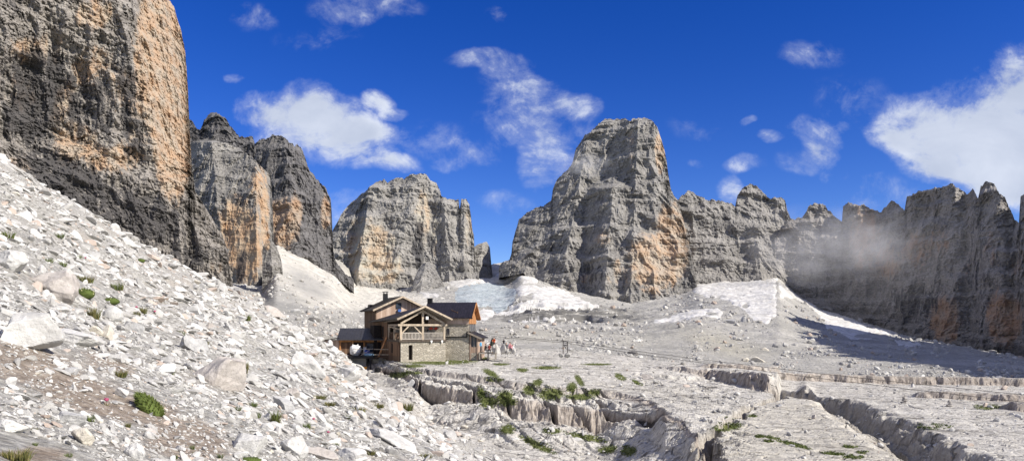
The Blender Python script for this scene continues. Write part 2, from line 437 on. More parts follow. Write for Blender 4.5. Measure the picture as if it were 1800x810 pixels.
def build_karst():
    px = np.concatenate([np.linspace(585, 2030, 1330), np.linspace(2040, 3000, 70)]); Y = np.concatenate([np.linspace(31, 62, 190, endpoint=False), np.linspace(62, 108, 300, endpoint=False), np.linspace(108, 136, 60)])
    PX, YY = np.meshgrid(px, Y)
    Z, wall, rough = karst_z(PX, YY); X = (PX-CX)/F*YY; PY = HY-F*Z/YY
    sl = slope_z(PX, YY, False)
    keep = (Z > sl-1.0) | (PX > 1030)
    kf = keep[:-1, :-1] | keep[1:, 1:]
    gr = ellmask(PX, PY, GRASS)
    slab = polymask(PX, PY, [(1240, 775), (1335, 716), (1385, 698), (1480, 702), (1540, 745), (1600, 782), (1640, 830), (1180, 830)])
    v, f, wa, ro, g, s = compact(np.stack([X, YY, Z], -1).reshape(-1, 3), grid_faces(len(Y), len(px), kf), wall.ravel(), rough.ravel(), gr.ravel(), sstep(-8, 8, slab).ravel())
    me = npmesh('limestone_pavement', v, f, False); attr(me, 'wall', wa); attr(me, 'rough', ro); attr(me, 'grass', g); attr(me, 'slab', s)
    m, t, b = newmat('limestone')
    pos = t.new('ShaderNodeNewGeometry').outputs['Position']
    n1 = t.noise(pos, .5, 8, .65); n2 = t.noise(pos, 4, 6, .7)
    c = t.mix(t.ramp(t.math('ADD', t.math('MULTIPLY', n1, .5), t.math('MULTIPLY', n2, .5)), .36, .62), (.34, .32, .29), (.64, .615, .565))
    # joints between the slabs
    jd = t.vmath('ADD', t.scale(pos, (.26, .46, .3), (0, 0, R(24))), t.vmath('MULTIPLY', t.vmath('SUBTRACT', t.new('ShaderNodeTexNoise', i_Vector=pos, i_Scale=.55, i_Detail=5.0).outputs['Color'], (.5, .5, .5)), (1.1, 1.1, .6)))
    je = t.new('ShaderNodeTexVoronoi', feature='DISTANCE_TO_EDGE'); je.inputs['Scale'].default_value = 1.0; t.set(je.inputs['Vector'], jd)
    joint = t.math('MULTIPLY', t.ramp(je.outputs[0], .045, .005), t.ramp(n1, .46, .62))
    # weathering runnels along the bedding
    rp = t.scale(pos, (.30, 1.6, .6), (0, 0, R(-28)))
    n3 = t.noise(rp, 1.5, 5, .6, .4)
    c = t.mix(t.math('MULTIPLY', t.ramp(n3, .55, .68), .62), c, (.16, .15, .14))
    n7 = t.noise(pos, .07, 5, .6)
    c = t.mix(t.math('MULTIPLY', t.ramp(n7, .50, .66), .35), c, t.mix(n2, (.24, .225, .20), (.42, .395, .345)))
    n8 = t.noise(t.scale(pos, (.05, .85, .3), (0, 0, R(-9))), 1.1, 6, .6, .5)
    c = t.mix(t.math('MULTIPLY', t.math('MULTIPLY', t.ramp(n8, .565, .61), t.ramp(n8, .68, .62)), .75), c, (.11, .10, .09))
    c = t.mix(t.math('MULTIPLY', t.attr('slab'), .5), c, t.mix(n2, (.41, .38, .32), (.62, .585, .50)))
    n5 = t.noise(t.scale(pos, (.22, 2.2, 1), (0, 0, R(-12))), 1.6, 4, .6, .3)
    c = t.mix(t.math('MULTIPLY', t.math('MULTIPLY', t.ramp(n5, .53, .63), t.attr('slab')), .7), c, (.20, .18, .15))
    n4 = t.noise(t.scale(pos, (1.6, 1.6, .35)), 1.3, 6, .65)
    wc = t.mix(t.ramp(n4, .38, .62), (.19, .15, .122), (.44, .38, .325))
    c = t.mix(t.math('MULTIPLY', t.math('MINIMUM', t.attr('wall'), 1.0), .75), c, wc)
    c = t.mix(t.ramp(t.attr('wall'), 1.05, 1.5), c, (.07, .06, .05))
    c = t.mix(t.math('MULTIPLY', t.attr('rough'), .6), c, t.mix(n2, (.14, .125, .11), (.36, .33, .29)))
    c = t.mix(t.math('MULTIPLY', joint, .6), c, (.085, .075, .065))
    gf = t.ramp(t.math('ADD', t.attr('grass'), t.math('MULTIPLY', t.math('SUBTRACT', n2, .5), 2.4)), .42, .72)
    c = t.mix(gf, c, t.mix(n2, (.075, .095, .028), (.17, .18, .065)))
    t.set(b.inputs['Base Color'], c); b.inputs['Roughness'].default_value = .93
    bp = t.new('ShaderNodeBump'); bp.inputs['Strength'].default_value = .8; bp.inputs['Distance'].default_value = .2
    t.set(bp.inputs['Height'], t.math('SUBTRACT', t.noise(pos, 2.6, 7, .7), t.math('ADD', t.math('MULTIPLY', n3, .6), joint))); t.set(b.inputs['Normal'], bp.outputs[0])
    o = link('limestone_pavement', me, m)
    tag(o, 'fissured pale limestone pavement with grassy ledges in front of the hut', 'pavement', kind='structure')
    # grass growing on the ledges, blade by blade
    N = 26000
    i = RNG.integers(0, len(GRASS), N*2); G = np.array([(s+(1, 0))[:6] if len(s) == 4 else (s+(0,))[:6] if len(s) == 5 else s for s in GRASS])
    area = np.sqrt(G[:, 2]*G[:, 3]); i = RNG.choice(len(GRASS), N, p=area/area.sum())
    rr = np.sqrt(RNG.random(N))*1.15; th = RNG.random(N)*2*math.pi; a = np.radians(G[i, 5])
    ex, ey = G[i, 2]*rr*np.cos(th), G[i, 3]*rr*np.sin(th)
    gx, gy = G[i, 0]+ex*np.cos(a)-ey*np.sin(a), G[i, 1]+ex*np.sin(a)+ey*np.cos(a)
    ok = fbm(gx*.09, gy*.16, 4.0, 3) > -.12
    return gx[ok], gy[ok]

SNOW_POLY = [
    [(776, 474), (790, 486), (815, 490), (845, 487), (865, 485), (885, 479), (905, 466), (918, 456), (927, 461), (931, 472), (942, 486), (946, 494), (930, 499), (908, 502), (900, 494), (868, 499), (838, 499), (812, 504), (800, 505), (788, 496)],
    [(900, 506), (925, 501), (955, 500), (990, 511), (1030, 528), (1062, 541), (1000, 544), (938, 541), (905, 551), (882, 556), (868, 553), (890, 546), (912, 534), (930, 527), (934, 519), (912, 520)],
    [(840, 548), (850, 541), (864, 544), (873, 554), (860, 560), (842, 566)],
    [(713, 488), (726, 476), (731, 480), (722, 498), (711, 503)], [(738, 515), (765, 514), (772, 519), (750, 524)],
    [(1217, 484), (1232, 491), (1262, 492), (1300, 496), (1342, 489), (1364, 482), (1366, 520), (1363, 553), (1345, 566), (1325, 562), (1312, 550), (1300, 540), (1285, 533), (1262, 521), (1238, 521), (1218, 512)],
    [(1138, 571), (1175, 556), (1222, 546), (1258, 540), (1272, 547), (1268, 557), (1215, 560), (1165, 571)],
    [(1369, 492), (1378, 506), (1392, 514), (1412, 524), (1438, 541), (1478, 552), (1500, 560), (1532, 579), (1602, 580), (1562, 588), (1528, 596), (1490, 594), (1478, 584), (1452, 576), (1444, 558), (1428, 540), (1400, 525), (1374, 522)],
    [(1440, 534), (1472, 533), (1476, 540), (1445, 541)], [(1575, 599), (1612, 601), (1622, 607), (1580, 608)], [(890, 563), (960, 556), (1010, 561), (950, 566)],
]
SNOW_LABEL = ['dirty white snow saddle on the pass left of the tallest tower', 'white snowfield spread under the left foot of the tallest tower', 'small white snow tongue just behind the right roof gable of the hut',
              'narrow grey-white snow strip in the gully below the middle peak', 'thin white snow patch on scree below the middle peak', 'broad snow couloir filling the bay right of the tallest tower', 'low snow patch on scree below the right foot of the tallest tower',
              'long shaded snow tongue running down under the right ridge wall', 'small shaded snow scrap on a ledge above the long snow tongue', 'last little snow scrap right of the long snow tongue', 'thin snow streak among the rock steps behind the hut terrace']
ICE_POLY = [(808, 502), (840, 497), (868, 497), (900, 501), (910, 514), (908, 524), (893, 542), (876, 553), (862, 541), (845, 538), (828, 541), (803, 536), (803, 515)]
ROCK_IN_SNOW = [(905, 497, 18, 7, 1, -20), (922, 522, 16, 4, 1, -25), (1312, 537, 7, 5), (1280, 533, 6, 4), (1252, 551, 10, 3), (1530, 590, 30, 4), (1295, 547, 7, 4)]

def build_far():
    px = np.concatenate([np.linspace(-1000, -326, 60), np.linspace(-320, 2080, 1250), np.linspace(2090, 3400, 80)])
    T = np.linspace(0, 1, 400)
    Yb = np.interp(px, FB_PX, FB_Y)+90
    YY = np.exp(np.log(124)+(np.log(Yb)-np.log(124))[None, :]*T[:, None]); PX = np.broadcast_to(px[None, :], YY.shape)
    Z = far_z(PX, YY); X = (PX-CX)/F*YY; PY = HY-F*Z/YY
    n = fbm(PX*.03, PY*.06, 1.5, 4)
    fan = polymask(PX+8*n, PY+5*n, [(462, 412), (480, 425), (560, 452), (600, 470), (640, 498), (690, 512), (760, 520), (760, 548), (690, 549), (600, 545), (560, 544), (500, 533), (470, 520), (440, 500), (470, 490), (490, 480)])
    grey = ellmask(PX, PY, [(540, 500, 40, 18, .8, 30), (490, 520, 50, 20, .7, 30), (1180, 500, 60, 14, .6), (1230, 535, 40, 10, .8), (1420, 560, 50, 30, .5, 30)])
    yel = ellmask(PX, PY, [(1270, 605, 70, 16, 1, 15), (960, 590, 90, 12, .5), (660, 480, 60, 40, .5), (1100, 600, 80, 10, .4)])
    band = np.exp(-(((PX-1000)/140)**4))*sstep(345, 400, YY)*sstep(660, 560, YY)
    Z[0] -= 12
    v = np.stack([X, YY, Z], -1).reshape(-1, 3)
    me = npmesh('moraine', v, grid_faces(*YY.shape), True)
    attr(me, 'fan', sstep(-4, 6, fan).ravel()); attr(me, 'grey', grey.ravel()); attr(me, 'yel', yel.ravel()); attr(me, 'band', band.ravel())
    m, t, b = newmat('gravel')
    pos = t.new('ShaderNodeNewGeometry').outputs['Position']
    n1 = t.noise(pos, .025, 8, .68); n2 = t.noise(pos, .35, 7, .75); n6 = t.noise(pos, 1.4, 4, .7)
    mixn = t.math('ADD', t.math('MULTIPLY', n1, .4), t.math('ADD', t.math('MULTIPLY', n2, .35), t.math('MULTIPLY', n6, .25)))
    c = t.mix(t.ramp(mixn, .4, .62), (.31, .30, .275), (.56, .54, .50))
    n9 = t.noise(t.scale(pos, (1, 2.2, 1)), .012, 6, .65)
    c = t.mix(t.math('MULTIPLY', t.ramp(n9, .46, .60), .5), c, t.mix(n2, (.24, .235, .222), (.40, .39, .365)))
    c = t.mix(t.math('MULTIPLY', t.attr('yel'), .55), c, t.mix(n2, (.42, .39, .31), (.57, .54, .44)))
    nf = t.noise(t.scale(pos, (.16, .05, .05), (0, 0, R(30))), 1.0, 5, .6)
    c = t.mix(t.attr('fan'), c, t.mix(t.ramp(nf, .35, .65), (.50, .48, .43), (.65, .62, .555)))
    c = t.mix(t.math('MULTIPLY', t.attr('grey'), .75), c, t.mix(n2, (.23, .23, .225), (.34, .335, .325)))
    nb = t.noise(t.scale(pos, (.25, .25, 1.5)), .35, 6, .7)
    c = t.mix(t.math('MULTIPLY', t.attr('band'), t.ramp(nb, .38, .52)), c, (.15, .145, .138))
    t.set(b.inputs['Base Color'], c); b.inputs['Roughness'].default_value = .95
    bp = t.new('ShaderNodeBump'); bp.inputs['Strength'].default_value = .9; bp.inputs['Distance'].default_value = .9
    t.set(bp.inputs['Height'], t.math('ADD', t.noise(pos, .5, 7, .75), t.math('MULTIPLY', n6, .4))); t.set(b.inputs['Normal'], bp.outputs[0])
    tag(link('moraine', me, m), 'grey moraine and scree valley floor between the hut and the cliffs', 'moraine', kind='structure')
    # snowfields: a layer with thickness lying on the valley floor
    ms, t, b = newmat('old_snow')
    pos = t.new('ShaderNodeNewGeometry').outputs['Position']
    n1 = t.noise(pos, .12, 6, .6); n2 = t.noise(t.scale(pos, (1, 1, 1)), .6, 5, .7)
    t.set(b.inputs['Base Color'], t.mix(t.ramp(t.math('ADD', t.math('MULTIPLY', n1, .6), t.math('MULTIPLY', n2, .4)), .35, .62), (.46, .445, .415), (.72, .705, .68)))
    b.inputs['Roughness'].default_value = .7
    bp = t.new('ShaderNodeBump'); bp.inputs['Strength'].default_value = .5; bp.inputs['Distance'].default_value = 1.0
    t.set(bp.inputs['Height'], n2); t.set(b.inputs['Normal'], bp.outputs[0])
    mi, t, b = newmat('glacier_ice')
    pos = t.new('ShaderNodeNewGeometry').outputs['Position']
    n1 = t.noise(t.scale(pos, (.3, .9, 1.2)), .35, 7, .7); n2 = t.noise(pos, .05, 4, .6)
    c = t.mix(t.ramp(n1, .38, .62), (.30, .345, .365), (.52, .565, .58))
    c = t.mix(t.math('MULTIPLY', t.ramp(n2, .5, .7), .4), c, (.42, .40, .37))
    t.set(b.inputs['Base Color'], c); b.inputs['Roughness'].default_value = .55
    bp = t.new('ShaderNodeBump'); bp.inputs['Strength'].default_value = .8; bp.inputs['Distance'].default_value = 1.5
    t.set(bp.inputs['Height'], n1); t.set(b.inputs['Normal'], bp.outputs[0])
    rock = ellmask(PX+3*n, PY+2*n, ROCK_IN_SNOW)
    nn = fbm(PX*.12, PY*.2, 7.5, 4)
    for i, poly in enumerate(SNOW_POLY+[ICE_POLY]):
        xs = [p[0] for p in poly]; ys = [p[1] for p in poly]
        c0, c1 = np.searchsorted(px, [min(xs)-10, max(xs)+10])
        sub = (slice(None), slice(c0, c1))
        d = polymask(PX[sub]+6*n[sub], PY[sub]+3.5*n[sub], poly)+3.2*nn[sub]-14*sstep(.3, .75, rock[sub])
        th = np.clip(d, -3, 5)*np.where(i < len(SNOW_POLY), .14, .14)*(YY[sub]/800)
        near = sstep(-6, -2, d)
        zz = Z[sub]+th
        keep = d > -3
        kf = keep[:-1, :-1] | keep[1:, 1:] | keep[1:, :-1] | keep[:-1, 1:]
        v, f = compact(np.stack([X[sub], YY[sub], zz], -1).reshape(-1, 3), grid_faces(*d.shape, kf))
        if not len(f): continue
        if i < len(SNOW_POLY):
            tag(link('snowfield', npmesh('snowfield', v, f, True), ms), SNOW_LABEL[i], 'snowfield', 'old snowfields below the cliffs', 'structure')
        else:
            tag(link('glacier', npmesh('glacier', v, f, True), mi), 'bluish grey bare glacier ice sloping down behind the hut roof', 'glacier', kind='structure')
# ------------------------------------------------------------------ mountains
def wedge(PX, PY, k, bot, top, sl, sr, cap=3.0):
    """a buttress: nearest along an apex line (px, py, depth) running from bot to top, falling back on both sides"""
    t = (bot[1]-PY)/(bot[1]-top[1]); tc = np.clip(t, -.5, 1)
    ax = bot[0]+(top[0]-bot[0])*tc; ay = bot[2]+(top[2]-bot[2])*tc
    d = PX-ax
    return ay+np.where(d < 0, -d*sl, d*sr)*k+np.clip(t-1, 0, None)*(bot[1]-top[1])*k*cap

def smin(a, b, r):
    h = np.clip(.5+.5*(b-a)/r, 0, 1); return b+(a-b)*h-r*h*(1-h)

def cliff(name, label, sky, base, depth, k, mat, jag=3.0, ochre=(), dark=(), step=.95, amp=(13, 5, 1.7), lay=.45, dip=0.0, thick=110, seed=0.0, vert=1.0, lean=.2, boost=None, nb=9):
    sky = np.array(sky, float); base = np.array(base, float)
    seg = np.hypot(np.diff(sky[:, 0]), .35*np.diff(sky[:, 1])); cum = np.concatenate([[0], np.cumsum(seg)])
    nc = int(cum[-1]/step)+2
    q = np.linspace(0, cum[-1], nc)
    cx = np.interp(q, cum, sky[:, 0]); top = np.interp(q, cum, sky[:, 1])
    for i in range(1, nc):                       # keep the columns in order
        if cx[i] <= cx[i-1]+.12: cx[i] = cx[i-1]+.12
    j1 = fbm(q/26, seed+.3, 1.7, 2); j2 = perlin(q/7, seed+4.3, 2.7); j3 = perlin(q/2.6, seed+8.3, 3.7)
    top = top-jag*(j1*1.3+np.round(j2*2)/2*.9+j3*.45)
    bot = np.interp(cx, base[:, 0], base[:, 1])+8
    top = np.minimum(top, bot-2)
    nr = int(np.max(bot-top)/step)+2
    v = np.linspace(0, 1, nr)[:, None]
    PY = bot+(top-bot)*v; PX = np.broadcast_to(cx, PY.shape)
    Y = depth(PX, PY)
    Yb = Y
    Y = Y+lean*k*np.clip(bot-8-PY, 0, None)+((v**10)*6*k)
    def pos(Y): return (PX-CX)/F*Y/k, Y/k, (HY-PY)/F*Y/k
    X_, Y_, Z_ = pos(Y)
    a1, a2, a3 = amp; o = seed*13.7
    wx = 6*perlin(X_/30, Y_/30, Z_/30+o)
    big = ridged((X_+wx)/52, Y_/52+o, Z_/(190*vert), 3)
    mid = ridged((X_+wx)/15, Y_/15+o, Z_/(44*vert), 3)
    rough = fbm(X_/6, Y_/6+o, Z_/4.5, 4, .58)
    s = Z_+dip*X_+7*perlin(X_/40, Y_/40, Z_/60+o)+2*perlin(X_/9, Y_/9, o)
    facet = fbm(X_/34+9, Y_/34+o, Z_/60, 2); facet = (np.floor(facet*2.6)+sstep(.55, 1, facet*2.6-np.floor(facet*2.6)))/2.6
    D = -a1*(big-.85)-a2*.45*(mid-.85)+a2*.75*sstep(1.15, 1.55, mid)-a1*.55*facet-a3*rough
    for P, c in ((33, lay*.9), (12.7, lay*.75), (5.1, lay*.55)):
        u = s/P+.37*P; fr = u-np.floor(u)
        w = .42+1.3*perlin(X_/50+P, Y_/50, Z_/38)
        D = D+(sstep(.62, 1, fr)-fr)*P*c*np.clip(w, 0, 1.0)
    if boost is not None: D = D*boost(PX, PY)
    Y = Y+D*k
    X = (PX-CX)/F*Y; Z = (HY-PY)/F*Y
    # the back of the mountain
    tb = (np.arange(1, nb+1)/nb)[:, None]
    Yk = Y[-1]+(thick*tb)
    Zk = Z[-1]-(Z[-1]-Z[0]*.6)*tb**1.6+perlin(cx/18, tb*3, seed)*k*5*tb
    Xk = X[-1]*(1+0*tb)*(Yk/Y[-1])
    Va = np.concatenate([np.stack([X, Y, Z], -1), np.stack([Xk, Yk, Zk], -1)], 0)
    # end caps fold the sides backwards
    PYa = np.concatenate([PY, np.repeat(PY[-1:], nb, 0)], 0); PXa = np.broadcast_to(cx, PYa.shape)
    oc = ellmask(PXa, PYa, ochre) if len(ochre) else np.zeros(PYa.shape)
    da = ellmask(PXa, PYa, dark) if len(dark) else np.zeros(PYa.shape)
    me = npmesh(name, Va.reshape(-1, 3), grid_faces(*PYa.shape), False)
    attr(me, 'ochre', oc.ravel()); attr(me, 'dark', da.ravel())
    o = link(name, me, mat)
    tag(o, label, 'mountain', kind='structure')
    return o

def L(px, xs, ys): return np.interp(px, xs, ys)

def build_mountains():
    # --- the great wall on the left
    k = 225/F
    m = cliff_mat('wall_rock', k*1.15, g1=(.145, .132, .118), g2=(.36, .332, .298), dark=(.050, .048, .05), ochre=(.46, .31, .195), streak=.492, vs=.075)
    def d1(PX, PY):
        pb = 230+(np.clip(PY, -80, 300)/285)*55
        pb = np.where(PY > 285, pb+(PY-285)*.75, pb)
        A = 186+(PX+150)*.085
        Ab = 186+(pb+150)*.085
        B = Ab+3.5+(PX-pb)*k*1.75
        Yy = np.where(PX < pb, A, B)
        # upper roof band of the dark bay
        bay = ellmask(PX, PY, [(70, 190, 90, 120, 1, 25)])
        Yy = Yy+5.0*sstep(0, .9, bay)
        # skirt at the foot
        sk = sstep(250, 330, PX)*sstep(250, 330, PY)
        fx = 224+(PX-300)*k*.75
        Yy = np.minimum(Yy, Yy*(1-sk)+fx*sk)
        foot = np.interp(PX, [0, 100, 200, 300, 400], [270, 330, 370, 400, 470])
        return Yy-3.0*sstep(-45, 10, PY-foot)-2.2*sstep(-95, -80, PY-foot)
    cliff('mountain', 'towering dark-streaked rock wall at the left with a sunlit ochre flank',
          [(-260, -190), (150, -120), (250, -60), (285, -30), (296, -4), (305, 14), (318, 52), (326, 92), (328, 122), (330, 150), (332, 195), (334.5, 250), (338, 300), (343, 334), (354, 357), (367, 377), (380, 395), (393, 417), (400, 445), (404, 478), (409, 492)],
          [(-260, 260), (0, 318), (100, 372), (200, 440), (300, 492), (409, 508)], d1, k, m, jag=3.4, step=1.05,
          ochre=[(290, 60, 46, 150, 1.5, 8), (304, 200, 34, 130, 1.7), (165, 25, 40, 30, .8), (130, 250, 40, 40, .95, 20), (60, 90, 60, 30, .65), (160, 120, 40, 60, .6, 20), (215, 150, 40, 50, .6), (110, 180, 20, 55, .8, 15), (190, 280, 60, 30, .75), (40, 160, 40, 40, .55), (30, 290, 40, 20, .6), (240, 250, 25, 60, .6), (380, 470, 20, 14, .5)],
          dark=[(75, 140, 70, 60, 1, 25), (60, 200, 70, 60, .9), (160, 190, 70, 80, .75, 30), (120, 320, 110, 50, 1, 25), (250, 380, 90, 50, .95, 25), (230, 200, 25, 120, .8, -8), (330, 450, 50, 25, .8), (20, 10, 30, 30, .6)],
          amp=(12, 9, 2.6), lay=.42, dip=.42, thick=60, seed=1.0, lean=.10, vert=.8, boost=lambda PX, PY: 1-.2*sstep(-8, 18, PX-(230+np.clip(PY, -80, 300)/285*55))*sstep(300, 250, PY))
    # --- pillar with the ochre foot
    k = 425/F
    m = cliff_mat('pillar_rock', k, g1=(.15, .143, .133), g2=(.33, .315, .29), ochre=(.46, .29, .165), streak=.565)
    def d2(PX, PY):
        a = wedge(PX, PY, k, (452, 500, 408), (450, 270, 420), .55, 1.9)
        b = wedge(PX, PY, k, (395, 480, 418), (372, 250, 425), .9, .5)
        return smin(a, b, 6)+9*sstep(335, 318, PY-(PX-420)*.1)*0+12*sstep(360, 260, PY)
    cliff('mountain', 'rounded grey rock pillar with a smooth orange foot right of the great wall',
          [(312, 300), (320, 268), (335, 250), (360, 246), (390, 250), (420, 261), (445, 279), (465, 297), (475, 308), (477.5, 330), (478.5, 370), (479.5, 420), (481, 470), (482, 496)],
          [(312, 500), (403, 484), (435, 499), (465, 497), (482, 500)], d2, k, m, jag=2.0,
          ochre=[(430, 430, 38, 70, 1), (410, 390, 30, 50, .9, 15), (455, 330, 20, 45, .7), (465, 380, 10, 80, .8)], dark=[(400, 350, 60, 22, .7, 10), (425, 470, 7, 30, 1.6, 10), (350, 400, 30, 60, .6), (474, 470, 9, 40, 1)],
          amp=(8, 5, 1.6), lay=.42, dip=.12, thick=90, seed=2.0, lean=.12, vert=1.3,
          boost=lambda PX, PY: 1-.55*ellmask(PX, PY, [(435, 440, 32, 70)]))
    k = 325/F
    cliff('mountain', 'small grey rock tooth at the right foot of the orange pillar',
          [(461, 440), (468, 421), (476, 418), (485, 432), (492, 448), (496, 465), (497, 482), (492, 503)], [(461, 508), (480, 510), (492, 512)],
          lambda PX, PY: wedge(PX, PY, k, (480, 506, 318), (476, 420, 330), .5, 1.0), k, m, jag=1.6, step=.7, ochre=[(470, 430, 5, 12, 1)], dark=[(475, 470, 20, 40, .5)], amp=(5, 3.5, 1.4), thick=22, seed=2.5)
    # --- horns behind; their shade is put into a darker rock colour
    k = 600/F
    m = cliff_mat('shade_dark_horn_rock', k, g1=(.085, .082, .082), g2=(.19, .182, .178), ochre=(.40, .26, .16), streak=.54)
    cliff('mountain', 'dark jagged horn peeping out behind the grey pillar',
          [(322, 215), (330, 209), (340, 214), (346, 226), (353, 228), (360, 211), (371, 198), (382, 197), (395, 204), (405, 220), (415, 236), (428, 243), (438, 238), (444, 240), (449, 258), (462, 290), (480, 330)],
          [(322, 330), (480, 420)], lambda PX, PY: smin(wedge(PX, PY, k, (385, 380, 600), (382, 200, 640), .6, .5), wedge(PX, PY, k, (440, 380, 615), (440, 240, 640), .8, .7), 8), k, m, jag=3.4, dark=[(390, 250, 90, 60, .75)], amp=(11, 6, 2), seed=3.0, lean=.3)
    def d3(PX, PY):
        a = wedge(PX, PY, k, (520, 440, 545), (500, 240, 575), .45, .95)
        b = wedge(PX, PY, k, (468, 420, 560), (470, 260, 580), .9, .3)
        c = wedge(PX, PY, k, (560, 460, 560), (555, 330, 575), .9, 1.5)
        return smin(smin(a, b, 8), c, 8)
    cliff('mountain', 'dark tapering peak with an orange patch at its foot above the white scree fan',
          [(440, 300), (447, 256), (458, 248), (470, 242), (480, 236), (495, 239), (508, 250), (514, 252), (518, 260), (523, 254), (532, 263), (539, 284), (548, 304), (562, 320), (574, 333), (581, 350), (583, 372), (580, 398), (579, 430), (588, 455), (603, 474), (622, 492)],
          [(440, 440), (475, 424), (520, 446), (560, 462), (590, 478), (622, 506)], d3, k, m, jag=3.2,
          ochre=[(495, 395, 28, 45, 1.1), (518, 380, 14, 40, .9), (573, 375, 10, 40, .8), (500, 430, 20, 15, .7)], dark=[(490, 300, 60, 70, .7), (550, 350, 25, 60, .55)], amp=(10, 5.5, 1.9), seed=4.0, lean=.2)
    # --- middle peak
    k = 950/F
    m = cliff_mat('peak_rock', k, g1=(.175, .167, .155), g2=(.365, .35, .325), ochre=(.46, .35, .24), streak=.60)
    def d4(PX, PY):
        a = wedge(PX, PY, k, (628, 500, 900), (650, 330, 945), 2.2, .28)
        b = wedge(PX, PY, k, (690, 500, 905), (735, 306, 955), .35, .45)
        c = wedge(PX, PY, k, (790, 490, 915), (780, 345, 950), .75, .5)
        d = wedge(PX, PY, k, (815, 470, 925), (816, 352, 945), .9, 1.6)
        return smin(smin(a, b, 10), smin(c, d, 4), 8)
    cliff('mountain', 'broad sunlit peak with an ochre belly rising behind the hut',
          [(577, 458), (581, 430), (585, 404), (594, 386), (606, 368), (622, 353), (640, 339), (655, 325), (666, 318), (675, 313), (681, 319), (692, 312), (710, 312), (724, 306), (738, 304), (750, 308), (757, 317), (766, 322), (773, 334), (776, 347), (790, 349), (800, 350), (806, 349), (808, 368), (811, 350), (819, 349), (825, 360), (828, 380), (830, 400), (833, 412), (831, 432), (836, 450), (842, 478)],
          [(577, 470), (605, 494), (650, 510), (690, 518), (720, 505), (760, 500), (800, 492), (842, 490)], d4, k, m, jag=2.2,
          ochre=[(650, 440, 45, 50, 1, 10), (665, 470, 50, 30, .9), (745, 380, 18, 50, .75), (765, 410, 10, 60, .6), (825, 400, 10, 50, .6), (640, 395, 25, 20, .6)], dark=[(735, 430, 14, 60, 1.2), (760, 440, 12, 50, .9), (690, 360, 12, 40, .6), (590, 430, 16, 60, .6), (775, 470, 20, 25, .5)],
          amp=(9, 4.5, 1.6), lay=.5, dip=.05, seed=5.0, lean=.16)
    cliff('mountain', 'low rock shoulder at the right foot of the middle peak, half in shade',
          [(818, 470), (828, 440), (838, 431), (848, 427), (856, 427), (861, 436), (863, 458), (866, 484)], [(818, 488), (866, 490)],
          lambda PX, PY: wedge(PX, PY, k, (843, 490, 960), (848, 430, 985), .25, 2.0), k, m, jag=1.6, step=.7, dark=[(855, 455, 12, 30, .5)], amp=(5, 4, 1.4), thick=60, seed=5.5)
    cliff('mountain', 'pale rock knoll at the foot of the middle peak above the hut roof',
          [(722, 512), (730, 484), (740, 466), (752, 460), (764, 470), (776, 492), (786, 512)], [(722, 515), (786, 516)],
          lambda PX, PY: wedge(PX, PY, k, (738, 515, 800), (748, 462, 870), 1.6, .5), k, m, jag=1.6, step=.7, amp=(5, 4, 1.5), thick=60, seed=5.7)
    # --- the tallest tower
    k = 880/F
    m = cliff_mat('tower_rock', k, g1=(.142, .136, .127), g2=(.335, .32, .298), dark=(.075, .074, .078), ochre=(.45, .31, .20), streak=.585)
    def d5(PX, PY):
        a = wedge(PX, PY, k, (1108, 528, 800), (1122, 212, 885), 1.35, .22)
        e = wedge(PX, PY, k, (1150, 520, 815), (1150, 215, 880), .7, .85)
        b = wedge(PX, PY, k, (1062, 520, 808), (1078, 330, 850), 1.5, .4)
        c = wedge(PX, PY, k, (985, 505, 838), (1032, 250, 915), 1.15, .5)
        d = wedge(PX, PY, k, (925, 470, 880), (985, 330, 935), 1.1, .5)
        f = wedge(PX, PY, k, (1175, 500, 826), (1168, 300, 880), .9, .6)
        Yy = smin(smin(smin(a, e, 9), smin(b, c, 9), 9), smin(d, f, 9), 9)
        # the great ledge that wraps the tower at mid height, and the lower one
        l1 = np.interp(PX, [900, 1000, 1050, 1100, 1200], [395, 400, 395, 398, 420]); l2 = np.interp(PX, [940, 1010, 1060, 1100, 1200], [440, 452, 447, 462, 470])
        return Yy+9*sstep(6, -6, PY-l1)+6*sstep(5, -5, PY-l2)
    cliff('mountain', 'tallest flat-topped rock tower, left face in shade, right of the snow saddle',
          [(877, 474), (879, 466), (886, 460), (895, 459), (899, 446), (901, 425), (908, 402), (912, 386), (925, 375), (945, 365), (960, 358), (969, 350), (972, 331), (980, 313), (998, 300), (1007, 286), (1011, 266), (1020, 251), (1028, 236), (1045, 225), (1055, 215), (1070, 210), (1090, 209), (1100, 207), (1108, 212), (1113, 208), (1122, 206), (1135, 207), (1146, 210), (1155, 222), (1161, 241), (1168, 262), (1172, 285), (1175, 308), (1179, 330), (1184, 343), (1190, 352), (1202, 390), (1214, 440), (1226, 505)],
          [(877, 480), (920, 472), (940, 492), (990, 509), (1030, 523), (1080, 532), (1150, 536), (1200, 526), (1226, 512)], d5, k, m, jag=2.3,
          ochre=[(1180, 430, 30, 70, 1.15), (1150, 460, 50, 55, 1), (1160, 265, 10, 40, 1), (1130, 480, 50, 30, .6), (1060, 420, 18, 14, .7), (1045, 490, 50, 14, .5), (1110, 260, 8, 50, .5), (1085, 480, 10, 40, .6)],
          dark=[(960, 450, 60, 50, .7), (1030, 480, 60, 25, .8), (1010, 380, 60, 30, .5), (1100, 330, 30, 40, .6), (1090, 440, 20, 40, .6), (930, 420, 30, 50, .5)],
          amp=(10, 4.2, 1.6), lay=.62, dip=-.04, seed=6.0, lean=.24, vert=.75)
    # --- ridge to the right
    k = 930/F
    m2 = cliff_mat('ridge_rock', k, g1=(.15, .143, .134), g2=(.33, .314, .293), ochre=(.42, .30, .20), streak=.60)
